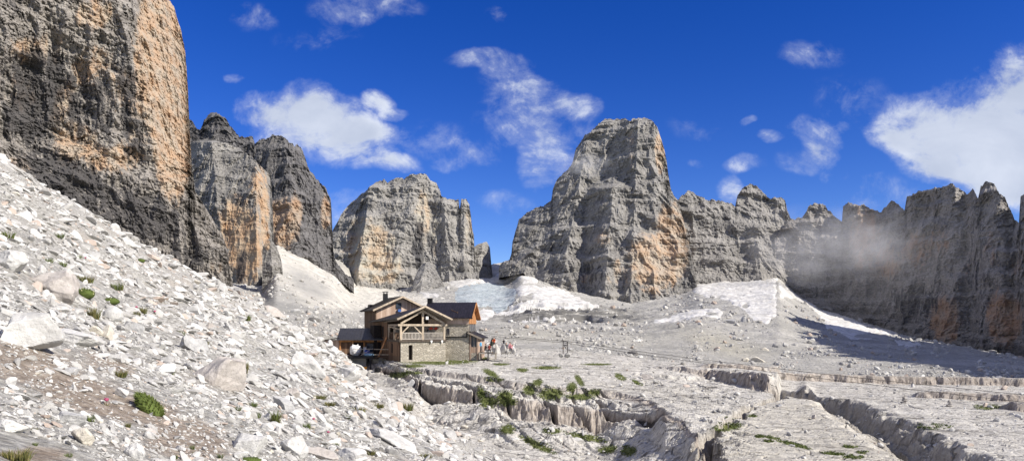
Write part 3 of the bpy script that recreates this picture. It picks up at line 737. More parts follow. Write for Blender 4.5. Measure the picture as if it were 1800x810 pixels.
    def d6(PX, PY):
        Yy = np.interp(PX, [1170, 1225, 1290, 1340, 1400], [905, 908, 912, 918, 930])
        a = wedge(PX, PY, k, (1270, 495, 880), (1262, 355, 930), .3, .5)
        b = wedge(PX, PY, k, (1338, 480, 885), (1320, 330, 935), .7, .9)
        return smin(smin(a, b, 9), Yy, 9)+14*sstep(420, 330, PY)
    cliff('mountain', 'grey crenellated ridge joining the tower to the shaded wall, above the snow couloir',
          [(1165, 345), (1183, 349), (1193, 350), (1200, 341), (1208, 338), (1217, 338), (1225, 344), (1240, 350), (1265, 353), (1285, 356), (1292, 363), (1296, 346), (1304, 331), (1317, 324), (1330, 328), (1341, 338), (1352, 346), (1366, 350), (1373, 347), (1380, 353), (1384, 368), (1390, 384), (1402, 388), (1415, 420), (1425, 470)],
          [(1165, 510), (1220, 496), (1250, 494), (1300, 498), (1340, 492), (1370, 486), (1425, 510)], d6, k, m2, jag=2.6, dark=[(1345, 420, 20, 60, .6), (1330, 335, 30, 16, .5)], ochre=[(1200, 430, 14, 50, .6)], amp=(9, 4, 1.7), lay=.6, seed=7.0, lean=.32, vert=.6)
    k = 800/F
    m3 = cliff_mat('shaded_rock', k, g1=(.155, .144, .132), g2=(.355, .332, .305), dark=(.07, .07, .075), ochre=(.40, .25, .155), streak=.575)
    YR = ([1360, 1400, 1440, 1480, 1550, 1600, 1660, 1720, 1800, 1900, 2100], [918, 910, 902, 886, 835, 790, 742, 698, 640, 560, 430])
    def d7(PX, PY):
        Yy = np.interp(PX, *YR)
        for cxx, w, dd in ((1430, 40, 12), (1500, 34, 10), (1568, 26, 14), (1612, 30, 10), (1668, 30, 20), (1742, 36, 26), (1812, 30, 26), (1900, 60, 20)):
            u = PX-cxx-(PY-450)*.05
            Yy = Yy-dd*.5*sstep(1.3, .3, np.abs(u)/w)
        foot = np.interp(PX, [1400, 1500, 1600, 1700, 1800], [520, 555, 575, 588, 605])
        return Yy-7*sstep(-8, 4, PY-foot)+10*sstep(430, 345, PY)
    cliff('mountain', 'long shaded rock wall with jagged pinnacles filling the right side',
          [(1362, 420), (1380, 396), (1395, 386), (1408, 384), (1415, 377), (1421, 363), (1432, 357), (1445, 359), (1456, 369), (1470, 381), (1480, 389), (1482, 361), (1492, 357), (1505, 360), (1522, 363), (1538, 370), (1549, 376), (1554, 366), (1567, 353), (1580, 361), (1590, 373), (1594, 348), (1604, 341), (1630, 333), (1650, 328), (1670, 325), (1690, 331), (1700, 340), (1710, 334), (1719, 346), (1724, 327), (1735, 320), (1747, 322), (1753, 335), (1765, 346), (1774, 364), (1784, 386), (1791, 390), (1794, 346), (1802, 338), (1830, 322), (1880, 300), (1950, 330), (2100, 250)],
          [(1362, 488), (1390, 514), (1440, 545), (1480, 563), (1520, 580), (1600, 596), (1700, 616), (1760, 628), (1800, 637), (1900, 650), (2100, 680)], d7, k, m3, jag=3.0,
          ochre=[(1520, 420, 30, 60, .8), (1560, 460, 30, 40, .7), (1610, 440, 35, 35, .7), (1660, 560, 30, 45, .95), (1765, 560, 35, 50, .95), (1650, 420, 25, 40, .5), (1740, 430, 16, 50, .5), (1705, 470, 14, 60, .4), (1790, 460, 20, 40, .5)],
          dark=[(1610, 530, 60, 40, .9), (1720, 450, 30, 100, .7), (1450, 500, 60, 40, .6), (1560, 560, 60, 20, .5)], amp=(9, 2.6, 1.8), lay=.62, seed=8.0, lean=.2, vert=.55, thick=140, step=1.0)
    # the same wall going on beside the viewpoint; its shadow lies over the scree
    YE = ([2040, 2100, 2350, 2600, 3500, 5300, 7000, 7300], [400, 335, 258, 205, 115, 63, 43, 41])
    cliff('mountain', 'continuation of the shaded wall beyond the right edge, casting the big shadow', [(2040, 90), (2100, 75), (2350, -20), (2600, -200), (3500, -640), (4200, -920), (5200, -1450), (7000, -2100), (7300, -1000)], [(2040, 640), (2600, 650), (3500, 700), (5600, 820), (7300, 900)],
          lambda PX, PY: np.interp(PX, *YE), 250/F, m3, jag=45, step=16, amp=(22, 9, 2.5), seed=9.0, lean=.004, thick=80)
# ------------------------------------------------------------------ rocks
def ico(sub):
    bm = bmesh.new(); bmesh.ops.create_icosphere(bm, subdivisions=sub, radius=1)
    v = np.array([x.co[:] for x in bm.verts]); f = np.array([[x.index for x in p.verts] for p in bm.faces]); bm.free()
    return v, f
def rock_shape(rng, sub, ncut=9, flat=.75, rough=.03, deep=.45):
    """a broken angular stone: a sphere trimmed by random planes"""
    v, f = ico(sub); v = v.copy()
    for i in range(ncut):
        n = rng.normal(size=3); n[2] *= 1.0; n /= np.linalg.norm(n)
        d = rng.uniform(deep, .86)
        h = np.clip(v@n-d, 0, None); v -= h[:, None]*n
    if rough:
        o = rng.uniform(0, 50)
        v = v*(1+rough*fbm(v[:, 0]*2.2+o, v[:, 1]*2.2, v[:, 2]*2.2, 3)[:, None]*2)
        if sub >= 4: v = v*(1+.016*(ridged(v[:, 0]*5+o, v[:, 1]*5, v[:, 2]*3, 3)-1)[:, None])
    return v*np.array([1, 1, flat]), f

def rot_z(a): c, s = math.cos(a), math.sin(a); return np.array([[c, -s, 0], [s, c, 0], [0, 0, 1]])
def stone_mat(name, lo, hi, spot=(.30, .28, .25), isl=True):
    m, t, b = newmat(name)
    geo = t.new('ShaderNodeNewGeometry')
    tc = t.new('ShaderNodeTexCoord').outputs['Object']; pos = geo.outputs['Position']
    n1 = t.noise(pos, 2.2, 7, .65); n2 = t.noise(pos, 14, 5, .7)
    c = t.mix(t.ramp(t.math('ADD', t.math('MULTIPLY', n1, .6), t.math('MULTIPLY', n2, .4)), .36, .62), lo, hi)
    c = t.mix(t.math('MULTIPLY', t.ramp(n2, .58, .72), .4), c, spot)
    if isl:
        rnd = geo.outputs['Random Per Island']
        c = t.mix(t.math('ADD', .2, t.math('MULTIPLY', t.ramp(rnd, .0, 1.0), .5)), c, t.mix(t.ramp(t.math('FRACT', t.math('MULTIPLY', rnd, 7.3)), .2, .9), (.31, .298, .278), (.66, .65, .62)))
        c = t.mix(t.math('MULTIPLY', t.math('GREATER_THAN', t.math('FRACT', t.math('MULTIPLY', rnd, 13.7)), .93), .6), c, (.45, .33, .25))
    t.set(b.inputs['Base Color'], c); b.inputs['Roughness'].default_value = .93
    bp = t.new('ShaderNodeBump'); bp.inputs['Strength'].default_value = .6; bp.inputs['Distance'].default_value = .05
    t.set(bp.inputs['Height'], t.math('ADD', t.noise(pos, 5, 6, .7), t.math('MULTIPLY', n2, .5))); t.set(b.inputs['Normal'], bp.outputs[0])
    return m

def bake(name, templ, idx, pos, scl, mats3, mat, label, cat):
    """many stones in one mesh: template index, position, size (N,3), rotation (N,3,3)"""
    V, Fc, off = [], [], 0
    for t in range(len(templ)):
        s = np.where(idx == t)[0]
        if not len(s): continue
        tv, tf = templ[t]
        w = np.einsum('nij,nvj->nvi', mats3[s], tv[None]*scl[s][:, None, :])+pos[s][:, None, :]
        V.append(w.reshape(-1, 3)); Fc.append((tf[None]+(np.arange(len(s))*len(tv))[:, None, None]+off).reshape(-1, 3)); off += len(s)*len(tv)
    me = npmesh(name, np.concatenate(V), np.concatenate(Fc), False)
    return tag(link(name, me, mat), label, cat, kind='stuff')

def rand_rot(rng, n, tilt=.5, yaw=None):
    a = rng.uniform(0, 2*math.pi, n) if yaw is None else rng.normal(-.25, yaw, n); b = rng.normal(0, tilt, n); c = rng.normal(0, tilt, n)
    out = np.zeros((n, 3, 3))
    for i in range(n):
        out[i] = np.array(Matrix.Rotation(b[i], 3, 'X') @ Matrix.Rotation(c[i], 3, 'Y') @ Matrix.Rotation(a[i], 3, 'Z'))
    return out

TINT = {'white': ((.42, .41, .395), (.62, .61, .585)), 'cream': ((.46, .42, .35), (.66, .62, .54)), 'grey': ((.30, .295, .29), (.50, .495, .485)), 'pinkish': ((.36, .325, .295), (.54, .50, .465)), 'dark': ((.10, .095, .09), (.24, .23, .22))}

# px, py of the centre, width, height (photo pixels), tint, shape seed, tilt, label
BOULDERS = [
    (12, 455, 68, 50, 'white', 1, -4, 'big white boulder with an undercut shaded foot at the left edge of the slope'),
    (102, 500, 100, 62, 'pinkish', 2, 12, 'big pinkish grey slab boulder just left of the upper moss tufts'),
    (34, 580, 120, 84, 'white', 3, 10, 'largest pale boulder at the left edge, leaning over bare brown soil'),
    (136, 592, 96, 36, 'white', 4, 14, 'long flat grey-white slab with a dark hollow beneath, beside the largest pale boulder'),
    (385, 652, 100, 88, 'pinkish', 5, 26, 'large brownish grey outcrop boulder midway down the scree slope'),
    (345, 608, 60, 34, 'grey', 6, 20, 'grey rock leaning on the upper end of the brownish outcrop'),
    (435, 778, 72, 58, 'white', 7, 12, 'big angular white block with a grey left face near the bottom edge'),
    (146, 767, 50, 38, 'cream', 8, 4, 'cream blocky stone on brown soil below the low rounded grey stone'),
    (240, 795, 48, 40, 'white', 9, 18, 'white tapering stone at the bottom edge on brown soil'),
    (116, 733, 58, 32, 'grey', 10, 6, 'low rounded grey stone just above the cream blocky stone'),
    (12, 748, 56, 28, 'white', 11, 10, 'white slab at the left edge near the bottom, partly sunk in rubble'),
    (514, 783, 52, 48, 'white', 12, 35, 'white wedge block right of the big angular white block'),
    (565, 797, 70, 34, 'pinkish', 13, 12, 'flat pinkish slab at the bottom edge right of the white wedge block'),
    (684, 768, 104, 34, 'white', 14, 27, 'long bright white slab lying down the slope at bottom centre'),
    (618, 803, 60, 30, 'white', 15, 8, 'pale rounded rock cut by the bottom edge below the long bright slab'),
    (165, 578, 28, 26, 'cream', 16, 20, 'cream chunk standing above the end of the long flat slab'),
    (188, 585, 24, 32, 'cream', 17, 5, 'upright cream stone next to the cream chunk above the flat slab'),
    (196, 552, 34, 32, 'white', 18, 8, 'white stone touching the brown-green grass tuft'),
    (232, 572, 44, 30, 'grey', 19, 5, 'grey stone with a brown left face right of the upright cream stone'),
    (418, 585, 28, 18, 'white', 20, 0, 'bright white flat stone alone on the upper scree'),
    (367, 575, 24, 18, 'pinkish', 21, -15, 'small pinkish block left of the bright white flat stone'),
    (528, 640, 92, 36, 'white', 22, 32, 'smooth pale rock slab lying down the slope left of the hut'),
    (612, 655, 46, 40, 'white', 23, 40, 'big pale rock face beside the post of the hut terrace'),
    (583, 619, 24, 20, 'white', 24, 20, 'pale boulder in front of the small wooden lean-to'),
    (500, 712, 62, 24, 'grey', 25, 30, 'long grey boulder lying above the spiky grass tuft'),
    (476, 733, 44, 22, 'white', 26, 22, 'white block just left of the spiky grass tuft'),
    (514, 690, 24, 20, 'pinkish', 27, 20, 'small brownish stone on top of the scree near the long grey boulder'),
    (468, 752, 24, 20, 'white', 28, 0, 'white angular stone just above the big angular white block'),
    (525, 737, 18, 20, 'grey', 29, 0, 'small rounded grey stone right of the spiky grass tuft'),
    (290, 650, 50, 26, 'white', 30, -20, 'leaning white stone left of the brownish outcrop boulder'),
    (126, 650, 26, 24, 'grey', 31, 30, 'small grey stone sitting in the middle of the brown soil'),
    (262, 758, 26, 14, 'pinkish', 32, 15, 'small pinkish flake on brown soil below the green moss cushion'),
    (552, 561, 24, 13, 'dark', 33, 0, 'dark brown boulder on the skyline left of the lean-to roof'),
    (478, 546, 44, 15, 'pinkish', 34, 22, 'rust-brown slab on the crest of the scree above the hut'),
    (520, 547, 20, 12, 'grey', 35, 0, 'rounded grey boulder at the edge of the bright scree fan'),
    (556, 541, 12, 9, 'grey', 36, 0, 'small grey boulder on the edge of the bright scree fan'),
    (1112, 620, 20, 13, 'dark', 37, 0, 'dark boulder alone on the gravel right of the ropeway frame'),
    (1430, 733, 9, 13, 'pinkish', 38, 0, 'small upright stone standing on the flat slab'),
    (1633, 784, 11, 8, 'white', 39, 0, 'white stone lying in the shaded gully'),
    (1287, 565, 24, 14, 'grey', 40, 0, 'big grey moraine boulder below the snow couloir'),
    (1306, 562, 13, 13, 'grey', 41, 0, 'upright boulder right beside the big grey moraine boulder'),
    (1345, 613, 17, 10, 'cream', 42, 0, 'boulder half way down the moraine toward the shaded wall'),
    (1380, 606, 13, 9, 'grey', 43, 0, 'boulder on the moraine at the edge of the big shadow'),
    (1334, 632, 26, 12, 'cream', 44, 5, 'long flat boulder at the foot of the yellowish moraine'),
    (1310, 632, 14, 10, 'cream', 45, 0, 'small boulder left of the long flat moraine boulder'),
    (1038, 613, 9, 6, 'grey', 46, 0, 'small grey boulder just right of the ropeway frame'),
    (723, 674, 13, 16, 'grey', 47, 0, 'pointed grey rock at the top of the brown dirt mound'),
    (634, 679, 14, 8, 'dark', 48, 0, 'small dark rock below the big pale rock face'),
    (742, 757, 9, 8, 'dark', 49, 0, 'small dark stone on the lower rubble'),
    (1137, 663, 22, 11, 'pinkish', 50, 10, 'brownish loose block on the sloping rock right of the grassy ledges'),
    (1016, 775, 30, 14, 'white', 51, 0, 'white rounded block below the fluted rock step'),
    (816, 752, 14, 9, 'cream', 52, 0, 'pale block among the rubble at the left foot of the fluted step'),
    (832, 737, 10, 16, 'grey', 53, 0, 'upright grey block at the left end of the fluted rock step'),
    (872, 767, 14, 11, 'white', 54, 0, 'white block between the rubble slope and the grassy debris'),
]

def soil_at(px, py): return ellmask(np.array([px]), np.array([py]), SOIL)[0]

def build_rocks():
    rng = np.random.default_rng(3)
    T3 = [rock_shape(rng, 3, 13, 1, .035, .38) for _ in range(12)]
    T2 = [rock_shape(rng, 2, 9, 1, 0, .38) for _ in range(16)]
    T1 = []
    for _ in range(20):
        v, f = ico(1); v = v*(1+rng.normal(0, .16, (len(v), 1))); T1.append((v, f))
    mats = {k: stone_mat(k+'_stone', *TINT[k], isl=False) for k in TINT}
    mr = stone_mat('rubble_stone', (.355, .345, .328), (.63, .62, .598))
    mr2 = stone_mat('moraine_stone', (.30, .29, .27), (.52, .50, .47))
    # named boulders
    for (px, py, w, h, tint, sd, tilt, lab) in BOULDERS:
        r2 = np.random.default_rng(100+sd)
        big = w > 40
        v, f = rock_shape(r2, 4 if big else 3, 14 if big else 10, 1, .05 if big else .04, .42)
        p = hit(px, py+h*.30)
        k = p.y/F
        bw, bh = w*k, h*k
        ext = np.abs(v).max(0); v = v/ext
        v = v*np.array([bw/2, max(bw*.36, bh*.5), bh/2*1.12])
        rm = np.array(Matrix.Rotation(R(tilt), 3, 'Y') @ Matrix.Rotation(R(r2.uniform(-12, 12)), 3, 'X'))
        v = v@rm.T
        me = npmesh('boulder', v, f, False)
        o = link('boulder', me, mats[tint]); o.location = (p.x, p.y+bw*.12, p.z+bh*.16)
        tag(o, lab, 'boulder')
    # loose rocks one can tell apart, told by tone, form and place
    zones = [('on the bare soil at the bottom left', lambda px, py: px < 380 and py > 690), ('on the upper scree below the dark wall', lambda px, py: px < 420 and py < 560),
             ('on the scree slope left of the big outcrop', lambda px, py: px < 330), ('on the middle scree slope right of the big outcrop', lambda px, py: px < 600 and py < 700),
             ('on the scree at the bottom centre', lambda px, py: px < 760), ('among the debris below the rock steps', lambda px, py: True)]
    shapes = [('flat', (1, .8, .42)), ('blocky', (1, .85, .8)), ('pointed', (.8, .7, 1.0))]
    shm = {}
    for si, (sn, sc) in enumerate(shapes):
        for j in range(4):
            v, f = rock_shape(rng, 3, 12, 1, .04, .40); v = v/np.abs(v).max(0)*np.array(sc)*.5
            for tn in ('white', 'cream', 'grey', 'pinkish'):
                me = npmesh('rock', v, f, False); me.materials.append(mats[tn]); shm[(si, j, tn)] = me
    n = 0; tries = 0
    placed = [(b[0], b[1], b[2]*.5) for b in BOULDERS]
    while n < 170 and tries < 4000:
        tries += 1
        px = rng.uniform(-20, 920); py = rng.uniform(300, 818)
        sky = np.interp(px, [0, 87, 140, 207, 257, 320, 413, 465, 575, 650, 700, 800, 900], [285, 328, 368, 408, 446, 474, 514, 548, 596, 668, 690, 745, 790])
        if py < sky+10 or (px > 560 and py < 640): continue
        s = min(30, 8.0*(1-rng.random())**(-1/2.0))*(1.0 if py > 480 else .8)
        if any(abs(px-a) < b+s*.45 and abs(py-c) < b*.7+s*.35 for a, c, b in placed): continue
        p = hit(px, py)
        if p.y > 118: continue
        placed.append((px, py, s*.5))
        si = int(rng.choice(3, p=[.42, .4, .18])); tn = str(rng.choice(['white', 'cream', 'grey', 'pinkish'], p=[.46, .2, .24, .10]))
        zi = next(i for i, z in enumerate(zones) if z[1](px, py))
        o = link('rock', shm[(si, int(rng.integers(4)), tn)])
        k = p.y/F*s
        o.location = (p.x, p.y, p.z+k*shapes[si][1][2]*.22); o.scale = (k, k*rng.uniform(.7, 1.1), k*rng.uniform(.85, 1.1))
        o.rotation_euler = (rng.normal(0, .25), R(15)+rng.normal(0, .3), rng.uniform(0, 6.28))
        tag(o, f'loose {tn} {shapes[si][0]} rock {zones[zi][0]}', 'rock', f'loose {tn} {shapes[si][0]} rocks {zones[zi][0]}')
        n += 1
    # the rubble that covers the slope
    def scatter(N, lo, hi, p0, p1, y0, y1, a=1.55):
        px = rng.uniform(p0, p1, N); Y = np.exp(rng.uniform(math.log(y0), math.log(y1), N))
        s = np.minimum(hi, lo*(1-rng.random(N))**(-1/a))
        return px, Y, s
    for (N, lo, hi, templ, y0, y1, thr) in ((36000, 4.6, 26, T2, 4.6, 122, 0), (64000, 2.0, 5.5, T1, 4.6, 122, 1)):
        px, Y, s = scatter(N, lo, hi, -300, 1010, y0, y1)
        z = slope_z(px, Y); kz = np.where(Y > 31, karst_z(np.clip(px, 560, None), Y, False)[0], -50)
        py = HY-F*z/Y
        so = ellmask(px, py, SOIL)
        cl = fbm(px*.012, py*.02, 3.3, 3)
        ok = (z > kz-.15) & (rng.random(N) > so*.5) & (rng.random(N) < .75+cl*.6) & ((py < 860) | (rng.random(N) < .15))
        ok &= ~((px > 700) & (py < 685)) 
        px, Y, s, z = px[ok], Y[ok], s[ok], z[ok]
        k = s*Y/F
        sc = np.stack([k*.5*rng.uniform(.8, 1.7, len(k)), k*.5*rng.uniform(.5, 1.0, len(k)), k*.5*rng.uniform(.26, .62, len(k))], 1)
        pos = np.stack([(px-CX)/F*Y, Y, z+sc[:, 2]*.22], 1)
        rot = rand_rot(rng, len(k), .34, .75)
        tl = np.array(Matrix.Rotation(R(22), 3, 'Y')); rot = np.einsum('ij,njk->nik', tl, rot)
        if thr == 0: bake('rubble', templ, rng.integers(0, len(templ), len(k)), pos, sc, rot, mr, 'pale broken limestone rubble covering the scree slope', 'rubble')
        else: bake('gravel', templ, rng.integers(0, len(templ), len(k)), pos, sc, rot, mr, 'fine pale limestone chips between the rubble on the scree slope', 'gravel')
    # debris on the pavement and in the trough
    N = 9000
    px = rng.uniform(700, 1990, N); Y = np.exp(rng.uniform(math.log(36), math.log(132), N)); s = np.minimum(14, 2.0*(1-rng.random(N))**(-1/1.7))
    z, wall, rough, x, d, g = karst_parts(px, Y); z = karst_z(px, Y)[0]
    pr = .08+.9*(sstep(7.5, 9, d)*g)+.8*rough+.10*(px > 1500)
    pr = np.where((px > 1080) & (px < 1300) & (Y < 92) & (d < 1), .4, pr)
    ok = (rng.random(N) < pr) & (z > slope_z(px, Y)-.1)
    px, Y, s, z = px[ok], Y[ok], s[ok], z[ok]; k = s*Y/F
    sc = np.stack([k*.5*rng.uniform(.8, 1.3, len(k)), k*.5*rng.uniform(.6, 1.0, len(k)), k*.5*rng.uniform(.4, .9, len(k))], 1)
    bake('debris', T2, rng.integers(0, 16, len(k)), np.stack([(px-CX)/F*Y, Y, z+sc[:, 2]*.4], 1), sc, rand_rot(rng, len(k), .4), mr, 'fallen stones strewn over the pavement, the trough and the gully', 'debris')
    # moraine stones
    N = 26000
    px = rng.uniform(420, 2000, N); Yb = np.interp(px, FB_PX, FB_Y)
    t = rng.random(N)**1.6; Y = np.exp(math.log(128)+t*(np.log(Yb)-math.log(128))); s = np.minimum(11, 1.5*(1-rng.random(N))**(-1/1.8))
    z = far_z(px, Y); py = HY-F*z/Y
    snow = np.zeros(N, bool)
    for poly in SNOW_POLY+[ICE_POLY]: snow |= polymask(px, py, poly) > -1
    cl = fbm(px*.01, py*.02, 8.8, 3)
    ok = (~snow) & (rng.random(N) < .55+cl)
    px, Y, s, z = px[ok], Y[ok], s[ok], z[ok]; k = s*Y/F
    sc = np.stack([k*.5*rng.uniform(.8, 1.3, len(k)), k*.5*rng.uniform(.6, 1.0, len(k)), k*.5*rng.uniform(.5, .9, len(k))], 1)
    bake('moraine_stones', T1, rng.integers(0, 20, len(k)), np.stack([(px-CX)/F*Y, Y, z+sc[:, 2]*.4], 1), sc, rand_rot(rng, len(k), .4), mr2, 'scattered grey stones over the moraine behind the hut', 'stones')

# ------------------------------------------------------------------ plants
TUFTS = [  # px, py of the foot, width px, height px, kind, label
    (262, 722, 42, 44, 'moss', 'dense bright green moss cushion on brown soil in the lower left'),
    (150, 522, 34, 30, 'moss', 'green moss cushion with tiny flowers, left one of the two below the pinkish slab boulder'),
    (195, 534, 30, 22, 'moss', 'green moss cushion with tiny flowers, right one of the two below the pinkish slab boulder'),
    (148, 497, 34, 14, 'dry', 'brown-green tuft tucked above the tip of the pinkish slab boulder'),
    (206, 512, 22, 16, 'grass', 'dark green tuft right of the two flowering moss cushions'),
    (165, 562, 24, 24, 'dry', 'brown and green grass tuft leaning on a white stone'),
    (13, 420, 26, 14, 'grass', 'grass tuft above the big white boulder at the left edge'),
    (104, 420, 16, 10, 'grass', 'small grass tuft high on the slope near the dark wall'),
    (86, 462, 15, 9, 'grass', 'small yellowish tuft right of the big white boulder'),
    (110, 468, 16, 10, 'grass', 'small dark tuft just above the pinkish slab boulder'),
    (138, 454, 12, 7, 'grass', 'tiny tuft between stones above the moss cushions'),
    (248, 460, 14, 12, 'moss', 'lone round green tuft high on the open scree'),
    (278, 525, 9, 9, 'grass', 'tiny green tuft on the scree right of the moss cushions'),
    (250, 552, 20, 13, 'dry', 'thin tuft with a pink flower beside it'),
    (240, 556, 16, 10, 'dry', 'yellowish tuft below the pink flower high on the slope'),
    (430, 566, 22, 12, 'grass', 'straggly tuft on the crest above the bright white flat stone'),
    (318, 590, 15, 9, 'grass', 'small tuft above the grey rock leaning on the outcrop'),
    (352, 612, 28, 14, 'dry', 'pale yellowish tuft on top of the brownish outcrop'),
    (428, 655, 18, 20, 'dry', 'yellowish tuft at the right edge of the brownish outcrop'),
    (438, 666, 14, 8, 'grass', 'small tuft just below the outcrop on its right'),
    (294, 658, 26, 12, 'grass', 'green tuft at the left foot of the outcrop'),
    (212, 664, 22, 14, 'dry', 'dry tuft on the soil below the leaning white stone'),
    (158, 742, 16, 14, 'grass', 'small leafy green plant beside the low rounded grey stone'),
    (28, 810, 52, 24, 'dry', 'large brown-green tuft cut by the bottom edge at the left corner'),
    (485, 745, 24, 30, 'spiky', 'spiky dark green grass tuft between white blocks'),
    (452, 735, 14, 12, 'grass', 'small grass tuft left of the spiky tuft'),
    (446, 716, 14, 10, 'grass', 'small tuft under the long grey boulder'),
    (418, 722, 14, 8, 'grass', 'tiny tuft on a white slab above the big angular block'),
    (440, 812, 40, 16, 'moss', 'bright green moss under the big angular white block'),
    (388, 806, 16, 12, 'spiky', 'thin spiky tuft left of the big angular white block'),
    (338, 790, 10, 9, 'grass', 'little green plant on gravel left of the big angular block'),
    (308, 806, 10, 8, 'grass', 'little green plant at the bottom edge on gravel'),
    (342, 800, 8, 7, 'grass', 'tiny sprig at the bottom edge between the two little plants'),
    (526, 740, 14, 8, 'grass', 'tuft under the small rounded grey stone'),
    (540, 752, 14, 12, 'grass', 'leafy tuft right of the spiky tuft'),
    (562, 702, 26, 9, 'dry', 'straggling yellow-green tuft on the scree below the hut'),
    (578, 714, 22, 9, 'dry', 'second straggling yellow-green tuft a little lower below the hut'),
    (590, 785, 14, 8, 'grass', 'small tuft above the pinkish slab at the bottom edge'),
    (568, 607, 7, 9, 'moss', 'small green tuft on the crest by the lean-to'),
    (628, 727, 30, 14, 'dry', 'moss-brown tuft in the rubble above the long bright slab'),
    (612, 736, 14, 8, 'grass', 'small green tuft at the lower left of the moss-brown tuft'),
    (716, 722, 22, 16, 'dry', 'yellow-green tuft at the foot of the brown dirt mound'),
    (664, 718, 22, 9, 'dry', 'brownish tuft left of the yellow-green one by the dirt mound'),
    (690, 736, 16, 6, 'grass', 'low tuft on grey gravel below the dirt mound'),
    (650, 800, 20, 9, 'dry', 'dull tuft at the bottom edge below the long bright slab'),
    (747, 806, 26, 8, 'dry', 'pale tuft in the rubble at the bottom centre'),
    (60, 760, 12, 8, 'dry', 'dry wisp on soil left of the cream blocky stone'),
    (62, 783, 10, 7, 'grass', 'tiny sprig on gravel near the bottom left corner'),
    (120, 803, 14, 8, 'grass', 'tiny green sprig at the bottom edge below the cream blocky stone'),
    (225, 752, 10, 9, 'dry', 'small sprig on soil right of the cream blocky stone'),
    (405, 560, 10, 6, 'dry', 'tiny dry tuft on the crest left of the bright white stone'),
]
FLOWERS = [(187, 705, 12, 17, 'pink thistle-like flower head on the soil left of the moss cushion'), (240, 541, 6, 10, 'small pink flower near the crest of the upper slope'), (272, 548, 6, 9, 'deep pink flower above a dark gap between stones'),
           (551, 737, 7, 9, 'small red-pink flower right of the spiky tuft'), (577, 760, 7, 9, 'deep pink flower on the rubble right of the white wedge block'), (150, 454, 5, 7, 'tiny pink flower on the upper scree')]

def blades(rng, n, w, h, spread=.5, wid=.022, curl=.35):
    """n grass blades in a tuft of width w and height h"""
    a = rng.uniform(0, 2*math.pi, n); r = np.sqrt(rng.random(n))*w/2*spread*1.2
    bx, by = r*np.cos(a), r*np.sin(a)*.8
    out = rng.uniform(.1, 1, n)*w*.5; hh = h*rng.uniform(.5, 1.1, n)
    tx, ty = bx+np.cos(a+rng.normal(0, .5, n))*out*curl*1.6, by+np.sin(a+rng.normal(0, .5, n))*out*curl*1.6
    pw = wid*rng.uniform(.6, 1.3, n)*max(w, h); q = rng.uniform(0, math.pi, n); ux, uy = np.cos(q)*pw, np.sin(q)*pw
    mx, my = bx+(tx-bx)*.4, by+(ty-by)*.4
    z0 = np.full(n, -.06*h)
    v = np.stack([np.stack([bx-ux, by-uy, z0], 1), np.stack([bx+ux, by+uy, z0], 1), np.stack([mx+ux*.8, my+uy*.8, hh*.62], 1), np.stack([mx-ux*.8, my-uy*.8, hh*.62], 1),
                  np.stack([tx, ty, hh], 1), np.stack([tx+ux*.1, ty+uy*.1, hh*.99], 1)], 1).reshape(-1, 3)
    i = np.arange(n)[:, None]*6
    f = np.concatenate([i+np.array([0, 1, 2, 3]), i+np.array([3, 2, 5, 4])])
    return v, f

def leaf_mat(name, lo, hi):
    m, t, b = newmat(name)
    geo = t.new('ShaderNodeNewGeometry')
    c = t.mix(geo.outputs['Random Per Island'], lo, hi)
    t.set(b.inputs['Base Color'], c); b.inputs['Roughness'].default_value = .7
    return m

